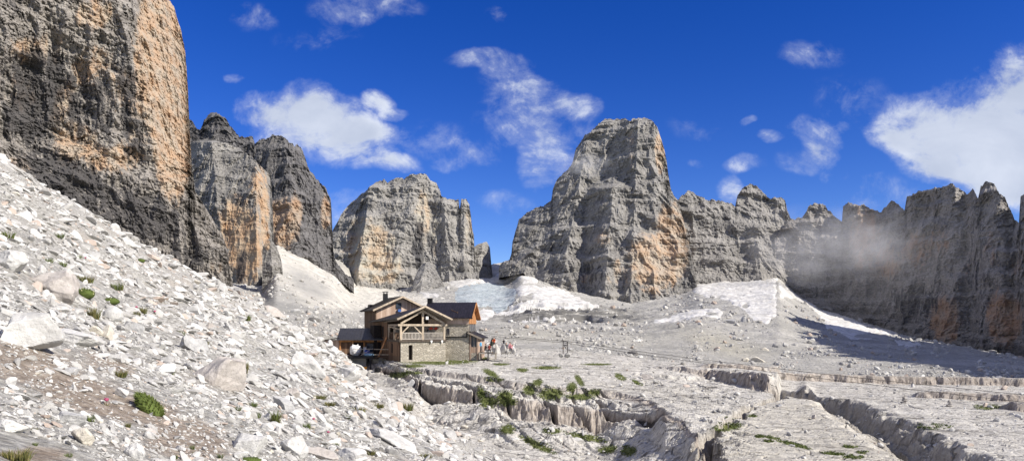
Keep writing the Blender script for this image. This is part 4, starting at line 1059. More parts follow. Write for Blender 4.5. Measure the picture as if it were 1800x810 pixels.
def build_plants(grass_pts):
    rng = np.random.default_rng(21)
    mg = leaf_mat('grass_green', (.05, .075, .016), (.16, .19, .055)); md = leaf_mat('grass_dry', (.09, .10, .03), (.22, .18, .07))
    mm = leaf_mat('moss_green', (.06, .09, .016), (.16, .19, .045)); mp = flat('petal_pink', (.42, .09, .17), .6); ms = flat('flower_stem', (.16, .12, .06), .8)
    mh = flat('moss_heart', (.09, .12, .03), .9)
    for (px, py, w, h, kind, lab) in TUFTS:
        p = hit(px, py); k = p.y/F; W, H = w*k*.95, h*k*(.72 if kind == 'moss' and w < 40 else .85)
        if kind == 'moss':
            if lab.startswith('dense'): W, H = 60*k, 52*k
            v0, f0 = ico(3); ev = v0*np.array([W*.5, W*.36, H*(.22 if lab.startswith('dense') else .42)]); ev = ev*(1+.16*fbm(v0[:, 0]*3, v0[:, 1]*3, v0[:, 2]*3+px, 3)[:, None])
            if lab.startswith('dense'): ev = ev@np.array(Matrix.Rotation(R(44), 3, 'Y')).T
            o = link('moss_cushion', npmesh('moss_cushion', ev+np.array([0, 0, H*.15]), f0, True), mh)
            i = rng.integers(0, len(ev), 900); base = ev[i]*rng.uniform(.86, 1.0, (900, 1)); dr = v0[i]*.6+np.array([0, -.2, .7])+rng.normal(0, .25, (900, 3))
            ln = H*.13; u = rng.normal(0, 1, (900, 3)); u /= np.linalg.norm(u, axis=1)[:, None]; u *= H*.022
            v = np.stack([base-u, base+u, base+dr*ln], 1).reshape(-1, 3)+np.array([0, 0, H*.15]); f = np.arange(2700).reshape(-1, 3)
            link('leaves', npmesh('leaves', v, f), mm, o)
            if 'flowers' in lab:
                fi = rng.integers(0, len(ev), 9); vs, fs = ico(1); fv = np.concatenate([vs*H*.05+ev[j]*1.08+np.array([0, 0, H*.17]) for j in fi if ev[j][2] > -.1*H]); nfl = len(fv)//len(vs)
                if nfl: link('flower_heads', npmesh('flower_heads', fv, np.concatenate([fs+q*len(vs) for q in range(nfl)])), flat('petal_cream', (.6, .55, .3)), o)
            nm = 'moss_cushion'
        else:
            n = {'grass': 90, 'dry': 120, 'spiky': 110}[kind]
            if kind == 'spiky': v, f = blades(rng, n, W, H, .3, .014, .75)
            else: v, f = blades(rng, n, W, H*1.1, .75, .020, .45)
            nm = 'grass_tuft'
            o = link(nm, npmesh(nm, v, f), md if kind == 'dry' else mg)
            if kind == 'dry' or w > 20:
                v, f = blades(rng, n//2, W*.9, H*.8, .8, .022, .4); link('green_blades' if kind == 'dry' else 'dry_blades', npmesh('blades', v, f), mg if kind == 'dry' else md, o)
        o.location = p
        tag(o, lab, 'moss cushion' if nm == 'moss_cushion' else 'grass tuft', 'moss cushions on the scree' if nm == 'moss_cushion' else 'grass tufts on the scree')
    for (px, py, w, h, lab) in FLOWERS:
        p = hit(px, py+h*.5); k = p.y/F; W, H = w*k, h*k
        W, H = W*.7, H*.75
        e = empty('alpine_flower', p, lab, 'flower', 'pink alpine flowers on the scree')
        v, f = ico(2); hv = v*np.array([W*.5, W*.5, W*.36])*(1+.25*rng.normal(0, 1, (len(v), 1))*.5)+np.array([0, 0, H*.85])
        link('flower_head', npmesh('flower_head', hv, f), mp, e)
        a = np.linspace(0, 2*math.pi, 7)[:-1]; rr = W*.05
        sv = np.concatenate([np.stack([rr*np.cos(a), rr*np.sin(a), 0*a-.1*H], 1), np.stack([rr*np.cos(a), rr*np.sin(a), 0*a+H*.75], 1)])
        sf = np.array([[i, (i+1) % 6, 6+(i+1) % 6, 6+i] for i in range(6)]); link('stem', npmesh('stem', sv, sf), ms, e)
        v, f = blades(rng, 14, W*1.4, H*.45, .5, .03, .5); link('leaves', npmesh('leaves', v, f), md, e)
    # ledge grass
    gx, gy = grass_pts
    V, Fc, off = [], [], 0
    Ys = np.linspace(38, 118, 900)
    PXc = gx; n = 0; P = []
    for px, py in zip(gx[::1], gy[::1]):
        P.append((px, py))
    P = np.array(P)
    # depth of each point: march the pavement along its column
    gp_, gy_ = np.linspace(640, 1800, 800), np.linspace(38, 118, 420)
    A_, B_ = np.meshgrid(gp_, gy_); K_ = karst_z(A_, B_)[0]; V_ = HY-F*K_/B_
    ci = np.clip(np.round((P[:, 0]-640)/1160*799).astype(int), 0, 799)
    below = V_[:, ci] <= P[None, :, 1]; ri = below.argmax(0); okc = below.any(0)
    Yh = np.where(okc, gy_[ri], np.nan); Zs = K_[ri, ci]; P = np.stack([gp_[ci]+rng.normal(0, .5, len(P)), P[:, 1]], 1); Yh = Yh+rng.uniform(-.1, .1, len(P))
    ok = ~np.isnan(Yh); P, Yh, Zs = P[ok], Yh[ok], Zs[ok]
    n = len(P); q = rng.uniform(0, math.pi, n); w = rng.uniform(.03, .07, n); h = rng.uniform(.04, .13, n)
    b = np.stack([(P[:, 0]-CX)/F*Yh, Yh, Zs-.03], 1); u = np.stack([np.cos(q)*w, np.sin(q)*w, 0*w], 1)
    tp = b+np.stack([rng.normal(0, .06, n), rng.normal(0, .06, n), h], 1)
    v = np.stack([b-u, b+u, tp], 1).reshape(-1, 3)
    tag(link('grass', npmesh('grass', v, np.arange(3*n).reshape(-1, 3)), mg), 'short green grass growing on the rock ledges and around the hut', 'grass', kind='stuff')
# ------------------------------------------------------------------ mountain hut
class Frame:
    def __init__(s, ox, oy, oz, deg):
        s.o = np.array([ox, oy, oz]); a = R(deg); s.ux = np.array([math.cos(a), math.sin(a), 0]); s.uy = np.array([-math.sin(a), math.cos(a), 0]); s.a = a
    def __call__(s, a, b, c): return s.o+s.ux*a+s.uy*b+np.array([0, 0, c])

class MB:
    def __init__(s, fr, org=(0, 0, 0)): s.fr = fr; s.v = []; s.f = []; s.org = np.array(org)
    def add(s, vs, fs):
        o = len(s.v); s.v += [s.fr(*p)-s.org for p in vs]; s.f += [tuple(i+o for i in f) for f in fs]; return s
    def box(s, a0, a1, b0, b1, c0, c1):
        return s.add([(a0, b0, c0), (a1, b0, c0), (a1, b1, c0), (a0, b1, c0), (a0, b0, c1), (a1, b0, c1), (a1, b1, c1), (a0, b1, c1)],
                     [(3, 2, 1, 0), (4, 5, 6, 7), (0, 1, 5, 4), (1, 2, 6, 5), (2, 3, 7, 6), (3, 0, 4, 7)])
    def prism(s, pts, b0, b1):
        """outline in (a, c) pushed from b0 to b1"""
        n = len(pts)
        return s.add([(p[0], b0, p[1]) for p in pts]+[(p[0], b1, p[1]) for p in pts],
                     [tuple(range(n)), tuple(range(2*n-1, n-1, -1))]+[(i, i+n, (i+1) % n+n, (i+1) % n) for i in range(n)])
    def prism_a(s, pts, a0, a1):
        """outline in (b, c) pushed from a0 to a1"""
        n = len(pts)
        return s.add([(a0, p[0], p[1]) for p in pts]+[(a1, p[0], p[1]) for p in pts],
                     [tuple(range(n)), tuple(range(2*n-1, n-1, -1))]+[(i, i+n, (i+1) % n+n, (i+1) % n) for i in range(n)])
    def bar(s, p, q, w=.12, d=None):
        d = d or w
        p, q = np.array(p, float), np.array(q, float); t = q-p; L = np.linalg.norm(t); t /= L
        up = np.array([0, 0, 1.]) if abs(t[2]) < .9 else np.array([0, 1., 0]); x = np.cross(t, up); x /= np.linalg.norm(x); y = np.cross(x, t)
        vs = [tuple(e+x*sx*w/2+y*sy*d/2) for e in (p, q) for sx, sy in ((-1, -1), (1, -1), (1, 1), (-1, 1))]
        return s.add(vs, [(3, 2, 1, 0), (4, 5, 6, 7), (0, 1, 5, 4), (1, 2, 6, 5), (2, 3, 7, 6), (3, 0, 4, 7)])
    def tube(s, pts, r, n=6):
        for p, q in zip(pts[:-1], pts[1:]): s.bar(p, q, r*2)
        return s
    def build(s, name, mat, parent=None, bevel=0):
        me = bpy.data.meshes.new(name); me.from_pydata([tuple(v) for v in s.v], [], s.f)
        bm = bmesh.new(); bm.from_mesh(me); bmesh.ops.recalc_face_normals(bm, faces=bm.faces)
        if bevel: bmesh.ops.bevel(bm, geom=list(bm.edges), offset=bevel, segments=1, affect='EDGES')
        bm.to_mesh(me); bm.free()
        return link(name, me, mat, parent)

def wood_mat(name, lo, hi, ang, board=.22, rough=.8):
    m, t, b = newmat(name)
    tc = t.new('ShaderNodeNewGeometry').outputs['Position']
    p = t.scale(tc, (1, 1, 1), (0, 0, -ang))
    sep = t.new('ShaderNodeSeparateXYZ'); t.set(sep.inputs[0], p)
    idx = t.math('FLOOR', t.math('DIVIDE', t.math('ADD', sep.outputs[0], t.math('MULTIPLY', sep.outputs[1], 1.0)), board))
    wn = t.new('ShaderNodeTexWhiteNoise'); wn.noise_dimensions = '1D'; t.set(wn.inputs['W'], idx)
    n = t.noise(t.scale(tc, (4, 4, .5)), 2.0, 6, .65)
    f = t.math('ADD', t.math('MULTIPLY', wn.outputs[0], .55), t.math('MULTIPLY', n, .5))
    t.set(b.inputs['Base Color'], t.mix(t.ramp(f, .2, .85), lo, hi)); b.inputs['Roughness'].default_value = rough
    fr = t.math('FRACT', t.math('DIVIDE', t.math('ADD', sep.outputs[0], sep.outputs[1]), board))
    bp = t.new('ShaderNodeBump'); bp.inputs['Strength'].default_value = .8; bp.inputs['Distance'].default_value = .03
    t.set(bp.inputs['Height'], t.math('ADD', t.ramp(t.math('ABSOLUTE', t.math('SUBTRACT', fr, .5)), .5, .42), t.math('MULTIPLY', n, .5))); t.set(b.inputs['Normal'], bp.outputs[0])
    return m

def masonry_mat(name):
    m, t, b = newmat(name)
    pos = t.new('ShaderNodeNewGeometry').outputs['Position']; p = t.scale(pos, (1, 1, 1.6))
    v = t.new('ShaderNodeTexVoronoi'); v.inputs['Scale'].default_value = 2.6; t.set(v.inputs['Vector'], p)
    e = t.new('ShaderNodeTexVoronoi', feature='DISTANCE_TO_EDGE'); e.inputs['Scale'].default_value = 2.6; t.set(e.inputs['Vector'], p)
    sv = t.new('ShaderNodeSeparateColor'); t.set(sv.inputs[0], v.outputs['Color'])
    c = t.mix(sv.outputs[0], (.36, .32, .255), (.62, .565, .47)); c = t.mix(t.math('MULTIPLY', sv.outputs[1], .4), c, (.40, .36, .31))
    c = t.mix(t.ramp(e.outputs[0], .07, .0), c, (.37, .345, .30))
    c = t.mix(t.math('MULTIPLY', t.ramp(t.noise(pos, .6, 5, .6), .45, .7), .35), c, (.27, .245, .20))
    t.set(b.inputs['Base Color'], c); b.inputs['Roughness'].default_value = .92
    bp = t.new('ShaderNodeBump'); bp.inputs['Strength'].default_value = .8; bp.inputs['Distance'].default_value = .06
    t.set(bp.inputs['Height'], t.math('ADD', t.ramp(e.outputs[0], 0, .12), t.math('MULTIPLY', t.noise(pos, 9, 4), .4))); t.set(b.inputs['Normal'], bp.outputs[0])
    return m

def gable_roof(fr, org, a0, am, a1, ce0, cm, ce1, b0, b1, th, name, mat, parent, seam=.55, drop=(0, 0)):
    """roof with the ridge along b; seams stand on the sheet"""
    mb = MB(fr, org)
    de, dr = drop
    out = lambda b, e, r: [(a0, b, ce0-e), (am, b, cm-r), (a1, b, ce1-e), (a1, b, ce1+th-e), (am, b, cm+th*1.15-r), (a0, b, ce0+th-e)]
    mb.add(out(b0, 0, 0)+out(b1, de, dr), [(0, 1, 4, 5), (1, 2, 3, 4), (11, 10, 7, 6), (10, 9, 8, 7)]+[(i, i+6, (i+1) % 6+6, (i+1) % 6) for i in range(6)])
    n = int((b1-b0)/seam)
    for i in range(1, n):
        b = b0+(b1-b0)*i/n
        for (aa, cc) in ((a0, ce0), (a1, ce1)):
            mb.bar((aa, b, cc+th+.02-de*i/n), (am, b, cm+th*1.15+.02-dr*i/n), .05, .05)
    return mb.build(name, mat, parent)

def build_hut():
    A = Frame(-15.33, 100, -4.9, 25); org = A(3.3, 4, 0)
    hut = empty('mountain_hut', org, 'alpine hut of stone and weathered wood with dark metal roofs and an open gabled porch', 'hut')
    ang = R(25)
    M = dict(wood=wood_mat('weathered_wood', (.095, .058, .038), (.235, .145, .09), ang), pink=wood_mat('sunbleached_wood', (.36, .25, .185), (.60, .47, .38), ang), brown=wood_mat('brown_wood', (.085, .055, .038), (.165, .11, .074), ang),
             orange=wood_mat('larch_wood', (.33, .15, .06), (.50, .25, .11), R(-8)), beam=flat('beam_wood', (.46, .38, .29), .8, .14, 3, stretch=(1, 1, .3)), stone=masonry_mat('rubble_masonry'),
             roof=flat('dark_metal_roof', (.034, .030, .029), .6, .15, 2, .1), roofc=flat('dark_blue_roof', (.026, .024, .036), .55, .12, 2, .25), roofg=flat('grey_metal_roof', (.085, .082, .085), .4, .1, 2, .6), dark=flat('interior_shade_fill', (.025, .02, .018), .9), iron=flat('black_iron', (.02, .02, .022), .5, .1, 4, .4),  # near-black fill paints the shade inside doorways and window openings
             dkwood=flat('shade_dark_wood', (.05, .035, .026), .85), floor=flat('shade_dark_floorboards', (.10, .08, .065), .85), pale=flat('pale_baluster_wood', (.52, .47, .41), .8, .1), rail=flat('grey_rail_wood', (.34, .31, .28), .8, .12), fascia=flat('fascia_board', (.32, .27, .22), .8, .12), white=flat('white_paint', (.75, .74, .72), .6, .04), conc=flat('concrete', (.33, .32, .30), .9, .1, 2))  # porch back wall, gable infill and floor colours darkened to imitate interior shade
    mg, t, b = newmat('window_glass'); b.inputs['Base Color'].default_value = (.03, .04, .06, 1); b.inputs['Roughness'].default_value = .08; b.inputs['Specular IOR Level'].default_value = .6; M['glass'] = mg
    H = lambda fr: MB(fr, org)
    # ---- stone base of the porch wing with the narrow doorway
    mb = H(A)
    mb.box(.12, 1.23, 0, 6, -1.2, 2.9); mb.box(1.8, 6.6, 0, 6, -1.2, 2.9); mb.box(1.23, 1.8, 0, 6, -1.2, .42); mb.box(1.23, 1.8, 0, 6, 2.45, 2.9); mb.box(1.23, 1.8, .55, 6, .42, 2.45)
    mb.box(6.602, 6.9, 5.2, 8, -1, 6)
    wb = mb.build('stone_base', M['stone'], hut)
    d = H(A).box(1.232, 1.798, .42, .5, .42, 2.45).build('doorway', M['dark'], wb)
    # left side under the floor: boarded store room
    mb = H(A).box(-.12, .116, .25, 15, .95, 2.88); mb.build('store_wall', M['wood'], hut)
    H(A).box(-.30, .10, .0, 15, -.9, .15).build('plinth', M['conc'], hut)
    H(A).box(-.1, .1, .25, 15, .15, .95).build('dark_plinth_band', M['brown'], hut)
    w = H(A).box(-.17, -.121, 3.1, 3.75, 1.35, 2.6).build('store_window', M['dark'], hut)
    # ---- porch
    p = H(A).box(-.15, 6.75, -.2, 6.2, 2.9, 3.16).build('porch_floor', M['floor'], hut)
    for a, bb in ((.16, 0), (3.3, 0), (6.44, 0), (.16, 3.0), (.16, 5.95), (6.44, 3.0)):
        H(A).box(a-.13, a+.13, bb, bb+.26, 3.16, 5.08).build('porch_post', M['beam'], hut)
    H(A).box(-.25, 6.85, -.03, .24, 5.08, 5.36).build('tie_beam', M['beam'], hut)
    for a in (.02, 6.32): H(A).box(a, a+.26, .242, 6.2, 5.08, 5.34).build('eave_beam', M['fascia'], hut)
    H(A).box(3.15, 3.45, .0, .26, 5.362, 7.42).build('king_post', M['beam'], hut)
    H(A).bar((.15, .1, 5.42), (3.2, .1, 7.14), .2, .26).build('rafter_beam', M['beam'], hut)
    H(A).bar((6.45, .1, 5.42), (3.4, .1, 7.14), .2, .26).build('rafter_beam', M['beam'], hut)
    H(A).bar((.3, .11, 4.1), (1.32, .11, 5.1), .14, .16).build('brace', M['beam'], hut)
    H(A).bar((3.17, .11, 3.95), (2.0, .11, 5.1), .14, .16).build('brace', M['beam'], hut)
    H(A).bar((.15, .3, 4.6), (.15, 5.9, 5.0), .1, .12).build('brace', M['beam'], hut)
    # balustrades
    def rail(name, p0, p1, n, mat, cap=4.16, par=hut):
        mb = H(A); p0 = np.array(p0, float); p1 = np.array(p1, float)
        for c in (3.28, cap-.02): mb.bar((*p0, c), (*p1, c), .09, .1)
        for i in range(n):
            q = p0+(p1-p0)*(i+.5)/n; mb.bar((*q, 3.3), (*q, cap-.06), .085, .05)
        return mb.build(name, mat, par)
    rail('balustrade', (.3, .1), (3.15, .1), 14, M['pale']); rail('balustrade', (3.45, .12), (6.3, .12), 15, M['rail']); rail('side_balustrade', (.14, .3), (.14, 5.9), 20, M['brown'])
    # back wall of the porch, glazing, the wing behind
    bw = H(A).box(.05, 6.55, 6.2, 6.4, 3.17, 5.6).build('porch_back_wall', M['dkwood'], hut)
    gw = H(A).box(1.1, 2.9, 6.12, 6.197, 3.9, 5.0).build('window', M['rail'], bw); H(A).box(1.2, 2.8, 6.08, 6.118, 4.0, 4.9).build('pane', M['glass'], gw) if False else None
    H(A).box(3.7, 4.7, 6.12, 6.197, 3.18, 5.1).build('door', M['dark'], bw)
    H(A).prism([(.0, 5.4), (3.3, 6.9), (6.6, 5.4)], 2.9, 3.0).build('porch_gable_infill', M['dkwood'], hut)
    H(A).box(4.9, 6.5, 3.6, 6.19, 3.17, 5.06).build('porch_stone_corner', M['stone'], hut)
    H(A).box(5.75, 6.15, 3.55, 3.597, 3.7, 4.9).build('porch_window', M['dark'], hut)
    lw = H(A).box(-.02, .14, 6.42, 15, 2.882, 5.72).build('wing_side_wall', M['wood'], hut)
    H(A).box(-.07, -.021, 8.3, 9.2, 3.5, 5.0).build('side_window', M['dark'], lw)
    rf = gable_roof(A, org, -.62, 3.3, 7.22, 5.95, 7.72, 5.95, -.95, 15.2, .13, 'porch_roof', M['roof'], hut, drop=(.3, .95))
    for a0, a1 in ((-.66, 3.3), (7.26, 3.3)):
        H(A).bar((a0, -1.0, 5.98 if a0 < 3 else 5.98), (a1, -1.0, 7.78), .08, .24).build('barge_board', M['beam'], rf)
    for i in range(9):
        for s in (-1, 1):
            if s == 1 or i < 3: pass
    mb = H(A)
    for i in range(12):
        b0 = -.7+i*.65
        for e in ((-.5, 5.86), (7.1, 5.86)): mb.bar((e[0], b0, e[1]+.0-.02*i), (3.3, b0, 7.60-.04*i), .09, .12)
    mb.build('roof_rafters', M['fascia'], rf)
    H(A).box(3.62, 3.98, -.35, -.12, 5.98, 6.4).build('porch_lamp', M['white'], hut)
    H(A).bar((3.8, -.23, 6.4), (3.8, -.23, 7.3), .04).build('lamp_cord', M['iron'], hut)
    # ---- tall block behind
    B = Frame(-20.77, 112, -4.9, 25)
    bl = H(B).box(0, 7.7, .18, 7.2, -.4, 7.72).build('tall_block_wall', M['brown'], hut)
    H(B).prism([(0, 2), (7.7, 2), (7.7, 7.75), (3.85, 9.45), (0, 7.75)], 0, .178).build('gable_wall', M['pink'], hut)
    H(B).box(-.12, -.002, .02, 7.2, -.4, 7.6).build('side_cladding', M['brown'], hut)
    fw = H(B).box(3.02, 3.94, -.06, -.002, 7.72, 8.72).build('gable_window', M['brown'], hut)
    H(B).box(3.1, 3.86, -.10, -.062, 7.8, 8.64).build('pane', M['glass'], fw)
    H(B).box(3.3, 3.8, -.4, -.07, 7.3, 7.7).build('blue_cloth_on_sill', flat('blue_cloth', (.05, .12, .35)), fw)
    rb = gable_roof(B, org, -.75, 3.85, 8.45, 7.42, 9.52, 7.42, -1.0, 7.9, .16, 'tall_block_roof', M['roof'], hut)
    for a0, a1 in ((-.8, 3.85), (8.5, 3.85)): H(B).bar((a0, -1.05, 7.45), (a1, -1.05, 9.6), .1, .26).build('barge_board', M['beam'], rb)
    mb = H(B)
    for i in range(12): mb.bar((-.68, -.7+i*.72, 7.4), (.1, -.7+i*.72, 7.76), .1, .12)
    mb.build('eave_rafters', M['wood'], rb)
    ch = H(B).box(1.75, 2.4, 2.2, 2.85, 8.3, 10.2).build('chimney', M['iron'], rb)
    mb = H(B)
    for a in (1.78, 2.30):
        for bb in (2.23, 2.75): mb.box(a, a+.07, bb, bb+.07, 10.2, 10.42)
    mb.box(1.68, 2.47, 2.13, 2.92, 10.42, 10.5); mb.build('chimney_cap', M['iron'], ch)
    H(B).box(.3, 1.3, 5.2, 6.6, 8.0, 8.55).build('roof_vent', M['roof'], rb)
    # near-black block painting in the shade between the tall block and the wing
    H(A).box(-1.2, -.16, 9.4, 11.6, -.2, 5.2).build('recess_shade_block', M['dark'], hut)
    # ---- right stone block
    Cc = Frame(-15.06, 105.25, -4.9, -8)
    cs = H(Cc).box(0, 9, 0, 5.15, -1.2, 5.38).build('stone_wall', M['stone'], hut)
    H(Cc).box(3.0, 9.03, -.06, -.003, 5.384, 6.35).build('wood_band', M['pink'], hut)
    H(Cc).box(3.0, 9.06, -.12, -.003, 5.22, 5.38).build('band_beam', M['fascia'], hut)
    mb = H(Cc)
    for i in range(30): mb.box(3.02+i*.2, 3.02+i*.2+.16, -.10, -.063, 5.30+.05*(i % 2), 5.5)
    mb.build('scalloped_board_ends', M['pink'], hut)
    H(Cc).prism_a([(0, 5.39), (5.15, 5.39), (5.15, 6.4), (2.58, 8.2), (0, 6.4)], 8.7, 9.0).build('gable_infill', M['orange'], hut)
    H(Cc).prism_a([(-.05, 5.4), (5.2, 5.4), (5.2, 6.4), (2.58, 8.24), (-.05, 6.4)], 9.003, 9.08).build('larch_cladding', M['orange'], hut)
    H(Cc).prism_a([(-.55, 6.16), (2.58, 8.38), (5.95, 5.98), (5.95, 6.12), (2.58, 8.54), (-.55, 6.30)], 2.3, 9.6).build('right_roof', M['roofc'], hut)
    rr = [c for c in hut.children if c.name.startswith('right_roof')][0]
    mb = H(Cc)
    for i in range(19):
        aa = 2.4+i*.395; mb.bar((aa, -.53, 6.34), (aa, 2.58, 8.56), .05, .05)
    mb.build('roof_seams', M['roofc'], rr)
    for q in ((-.58, 6.2), (5.98, 6.02)): H(Cc).bar((9.63, q[0], q[1]), (9.63, 2.58, 8.45), .07, .24).build('barge_board', M['orange'], rr)
    mb = H(Cc).prism_a([(-.5, 6.07), (2.58, 8.25), (5.85, 5.9), (5.85, 5.97), (2.58, 8.36), (-.5, 6.14)], 9.1, 9.57); mb.build('soffit', M['orange'], rr)
    mb = H(Cc)
    for i in range(9): mb.box(3.2+i*.72, 3.32+i*.72, -.50, -.07, 6.03, 6.16)
    mb.build('rafter_ends', M['beam'], rr)
    c2 = H(Cc).box(2.35, 3.0, 2.3, 2.95, 7.6, 9.05).build('chimney', M['iron'], rr)
    H(Cc).box(2.27, 3.08, 2.22, 3.03, 9.08, 9.16).build('chimney_cap', M['iron'], c2)
    mb = H(Cc).bar((6.3, .9, 7.35), (7.3, .35, 7.0), .1, .1).bar((6.3, .9, 7.2), (6.3, .9, 7.5), .08); mb.bar((7.3, .35, 6.8), (7.3, .35, 7.15), .08); mb.build('roof_ladder_hook', M['wood'], rr)
    gp = H(Cc).tube([(3.4, -.1, 3.52), (8.75, -.1, 3.52), (8.75, -.1, 4.25), (9.3, -.1, 4.25)], .07).build('drain_pipe', M['iron'], hut)
    wi = H(Cc).box(9.003, 9.05, .3, 4.9, 4.25, 5.38).build('window_band', M['dark'], hut)
    for i in range(4): H(Cc).box(9.052, 9.12, .35+i*1.4, .5+i*1.4, 4.25, 5.38).build('window_post', M['rail'], wi)
    H(Cc).box(9.052, 9.07, .5, 4.85, 4.35, 5.3).build('pane', M['glass'], wi)
    # lean-to at the right end
    H(Cc).prism_a([(-.35, 0), (-.349, 0)], 9, 9.1) if False else None
    lt = H(Cc).prism([(8.85, 4.22), (10.9, 3.3), (10.9, 3.42), (8.85, 4.36)], -.35, 5.3).build('lean_to_roof', M['roof'], hut)
    H(Cc).bar((8.9, -.38, 4.16), (10.95, -.38, 3.24), .06, .24).build('barge_board', M['fascia'], lt)
    for aa, bb in ((9.12, .0), (10.15, .0), (10.15, 2.5), (10.15, 5.0)):
        H(Cc).box(aa, aa+.2, bb, bb+.2, -1, 4.05 if aa < 10 else 3.45).build('lean_to_post', M['pink'], hut)
    H(Cc).box(9.33, 10.14, .05, .2, -1, 1.25).build('lean_to_base', M['stone'], hut)
    H(Cc).box(9.33, 10.14, .07, .15, 1.254, 2.1).build('lean_to_panel', M['pink'], hut)
    lw2 = H(Cc).box(9.33, 10.14, .1, .14, 2.104, 3.6).build('lean_to_window', M['glass'], hut)
    H(Cc).box(9.7, 9.78, .04, .098, 2.1, 3.6).build('mullion', M['rail'], lw2)
    H(Cc).box(10.16, 10.26, .22, 5.0, -1, 3.4).build('lean_to_side', M['pink'], hut)
    # ---- annex on the left
    D = Frame(-25.6, 107.3, -4.9, 6)
    an = H(D).box(.15, 6.2, .7, 4.5, .2, 3.3).build('annex_wall', M['brown'], hut)
    H(D).prism_a([(-.35, 3.0), (3.9, 4.62), (6.4, 3.5), (6.4, 3.6), (3.9, 4.78), (-.35, 3.12)], -.1, 6.6).build('annex_roof', M['roofg'], hut)
    ar = [c for c in hut.children if c.name.startswith('annex_roof')][0]
    mb = H(D)
    for i in range(17): mb.bar((0+i*.405, -.34, 3.15), (0+i*.405, 3.9, 4.80), .05, .06)
    mb.build('roof_seams', M['roofg'], ar)
    for aa in (.2, 2.05, 3.7, 5.5): H(D).box(aa, aa+.22, .3, .69, .2, 3.05).build('annex_post', M['orange'] if aa != 5.5 else M['wood'], hut)
    H(D).box(.1, 6.3, .32, .66, 2.72, 3.02).build('annex_lintel', M['orange'], hut)
    H(D).box(2.3, 3.68, .55, .697, .3, 2.7).build('annex_doorway', M['dark'], hut)
    H(D).box(.45, 2.0, .6, .697, .9, 2.6).build('annex_panel', M['wood'], hut)
    H(D).box(4.2, 5.2, .6, .697, .4, 2.5).build('annex_window', M['glass'], hut)
    # small boarded lean-to further left
    E = Frame(-27.7, 107.6, -4.9, 6)
    H(E).box(0, 2.2, 0, 3, -.6, 3.0).build('small_lean_to_wall', M['pink'], hut)
    H(E).prism([(-.55, 2.85), (2.28, 3.3), (2.28, 3.42), (-.55, 2.97)], -.5, 3.4).build('small_lean_to_roof', M['roof'], hut)
    H(E).box(1.1, 1.5, -.06, -.002, 1.1, 2.3).build('small_lean_to_window', M['dark'], hut); H(E).box(.2, .8, -.06, -.002, 1.3, 1.9).build('small_lean_to_window', M['dark'], hut)
    # ---- terrace platform
    P = Frame(-23.35, 103.2, -4.9, 6)
    tp = H(P).box(0, 3.75, 0, 4.2, .5, .82).build('terrace_deck', M['iron'], hut)
    H(P).box(3.25, 3.42, .1, .27, -2.2, .497).build('terrace_post', M['iron'], hut)
    H(P).box(.3, 2.6, 1.2, 4.2, -2.5, .497).build('terrace_wall', M['conc'], hut)
    mb = H(P)
    for aa in (.9, 2.1, 3.65): mb.bar((aa, .08, .82), (aa, .08, 1.85), .06)
    mb.build('terrace_rail_posts', M['iron'], hut)
    mb = H(P).bar((.9, .08, 1.8), (3.7, .08, 1.85), .07).bar((.9, .08, 1.3), (3.7, .08, 1.3), .05).bar((2.0, .06, .95), (3.2, .06, 1.7), .07)
    mb.build('terrace_rail', M['rail'], hut)
    mb = H(P).bar((3.75, .6, 1.78), (7.2, 1.4, 1.70), .1).bar((3.75, .6, 1.02), (7.2, 1.4, .96), .1); mb.build('walkway_rail', M['beam'], hut)
    H(P).box(3.75, 7.4, 1.6, 3.4, .45, .7).build('walkway_deck', M['brown'], hut)
    H(P).bar((4.35, 1.5, .7), (5.5, 2.6, 3.7), .3, .1).build('stair_stringer', M['orange'], hut)
    mb = H(P)
    for i in range(6): mb.box(6.4+.0*i, 7.3, 1.0+.1*i, 1.1+.1*i, .2+.25*i, .26+.25*i)
    mb.build('stair_treads', M['brown'], hut)
    for aa in (5.6, 6.9): H(P).box(aa, aa+.1, 1.7, 1.8, .7, 3.6).build('landing_post', M['wood'], hut)
    H(P).box(3.4, 8.5, 2.3, 2.9, -2.4, .3).build('retaining_wall', M['stone'], hut)
    # white enamel signs on the porch edge
    for aa in (4.3, 5.85): H(A).prism([(aa, 2.98), (aa+.16, 2.62), (aa+.32, 2.98), (aa+.3, 3.1), (aa+.02, 3.1)], -.25, -.205).build('edge_sign', M['white'], hut)

    # ---- things on and around the hut
    def thing(name, fr, parts, label, cat, loc, group=None):
        o = empty(name, fr(*loc), label, cat, group); q = fr(*loc)
        for (nm, mb, mat) in parts: mb.org = q; mb.v = [v+org-q for v in mb.v] if False else mb.v; mb.build(nm, mat, o)
        return o
    def T(fr, loc): return MB(fr, fr(*loc))
    l = (2.6, 4.6, 3.16)
    thing('table', A, [('tabletop', T(A, l).box(1.4, 3.0, 4.2, 5.0, 3.88, 3.94), M['orange']), ('leg', T(A, l).box(1.5, 1.58, 4.3, 4.38, 3.16, 3.88), M['orange']), ('leg', T(A, l).box(2.82, 2.9, 4.3, 4.38, 3.16, 3.88), M['orange']), ('leg', T(A, l).box(1.5, 1.58, 4.82, 4.9, 3.16, 3.88), M['orange']), ('leg', T(A, l).box(2.82, 2.9, 4.82, 4.9, 3.16, 3.88), M['orange'])], 'orange wooden table inside the open porch of the hut', 'table', l)
    l = (.9, 4.6, 3.16)
    thing('table', A, [('tabletop', T(A, l).box(.45, 1.2, 4.2, 5.0, 3.88, 3.94), M['orange']), ('leg', T(A, l).box(.5, .58, 4.3, 4.38, 3.16, 3.88), M['orange']), ('leg', T(A, l).box(1.08, 1.16, 4.82, 4.9, 3.16, 3.88), M['orange'])], 'short wooden table in the left corner of the porch', 'table', l)
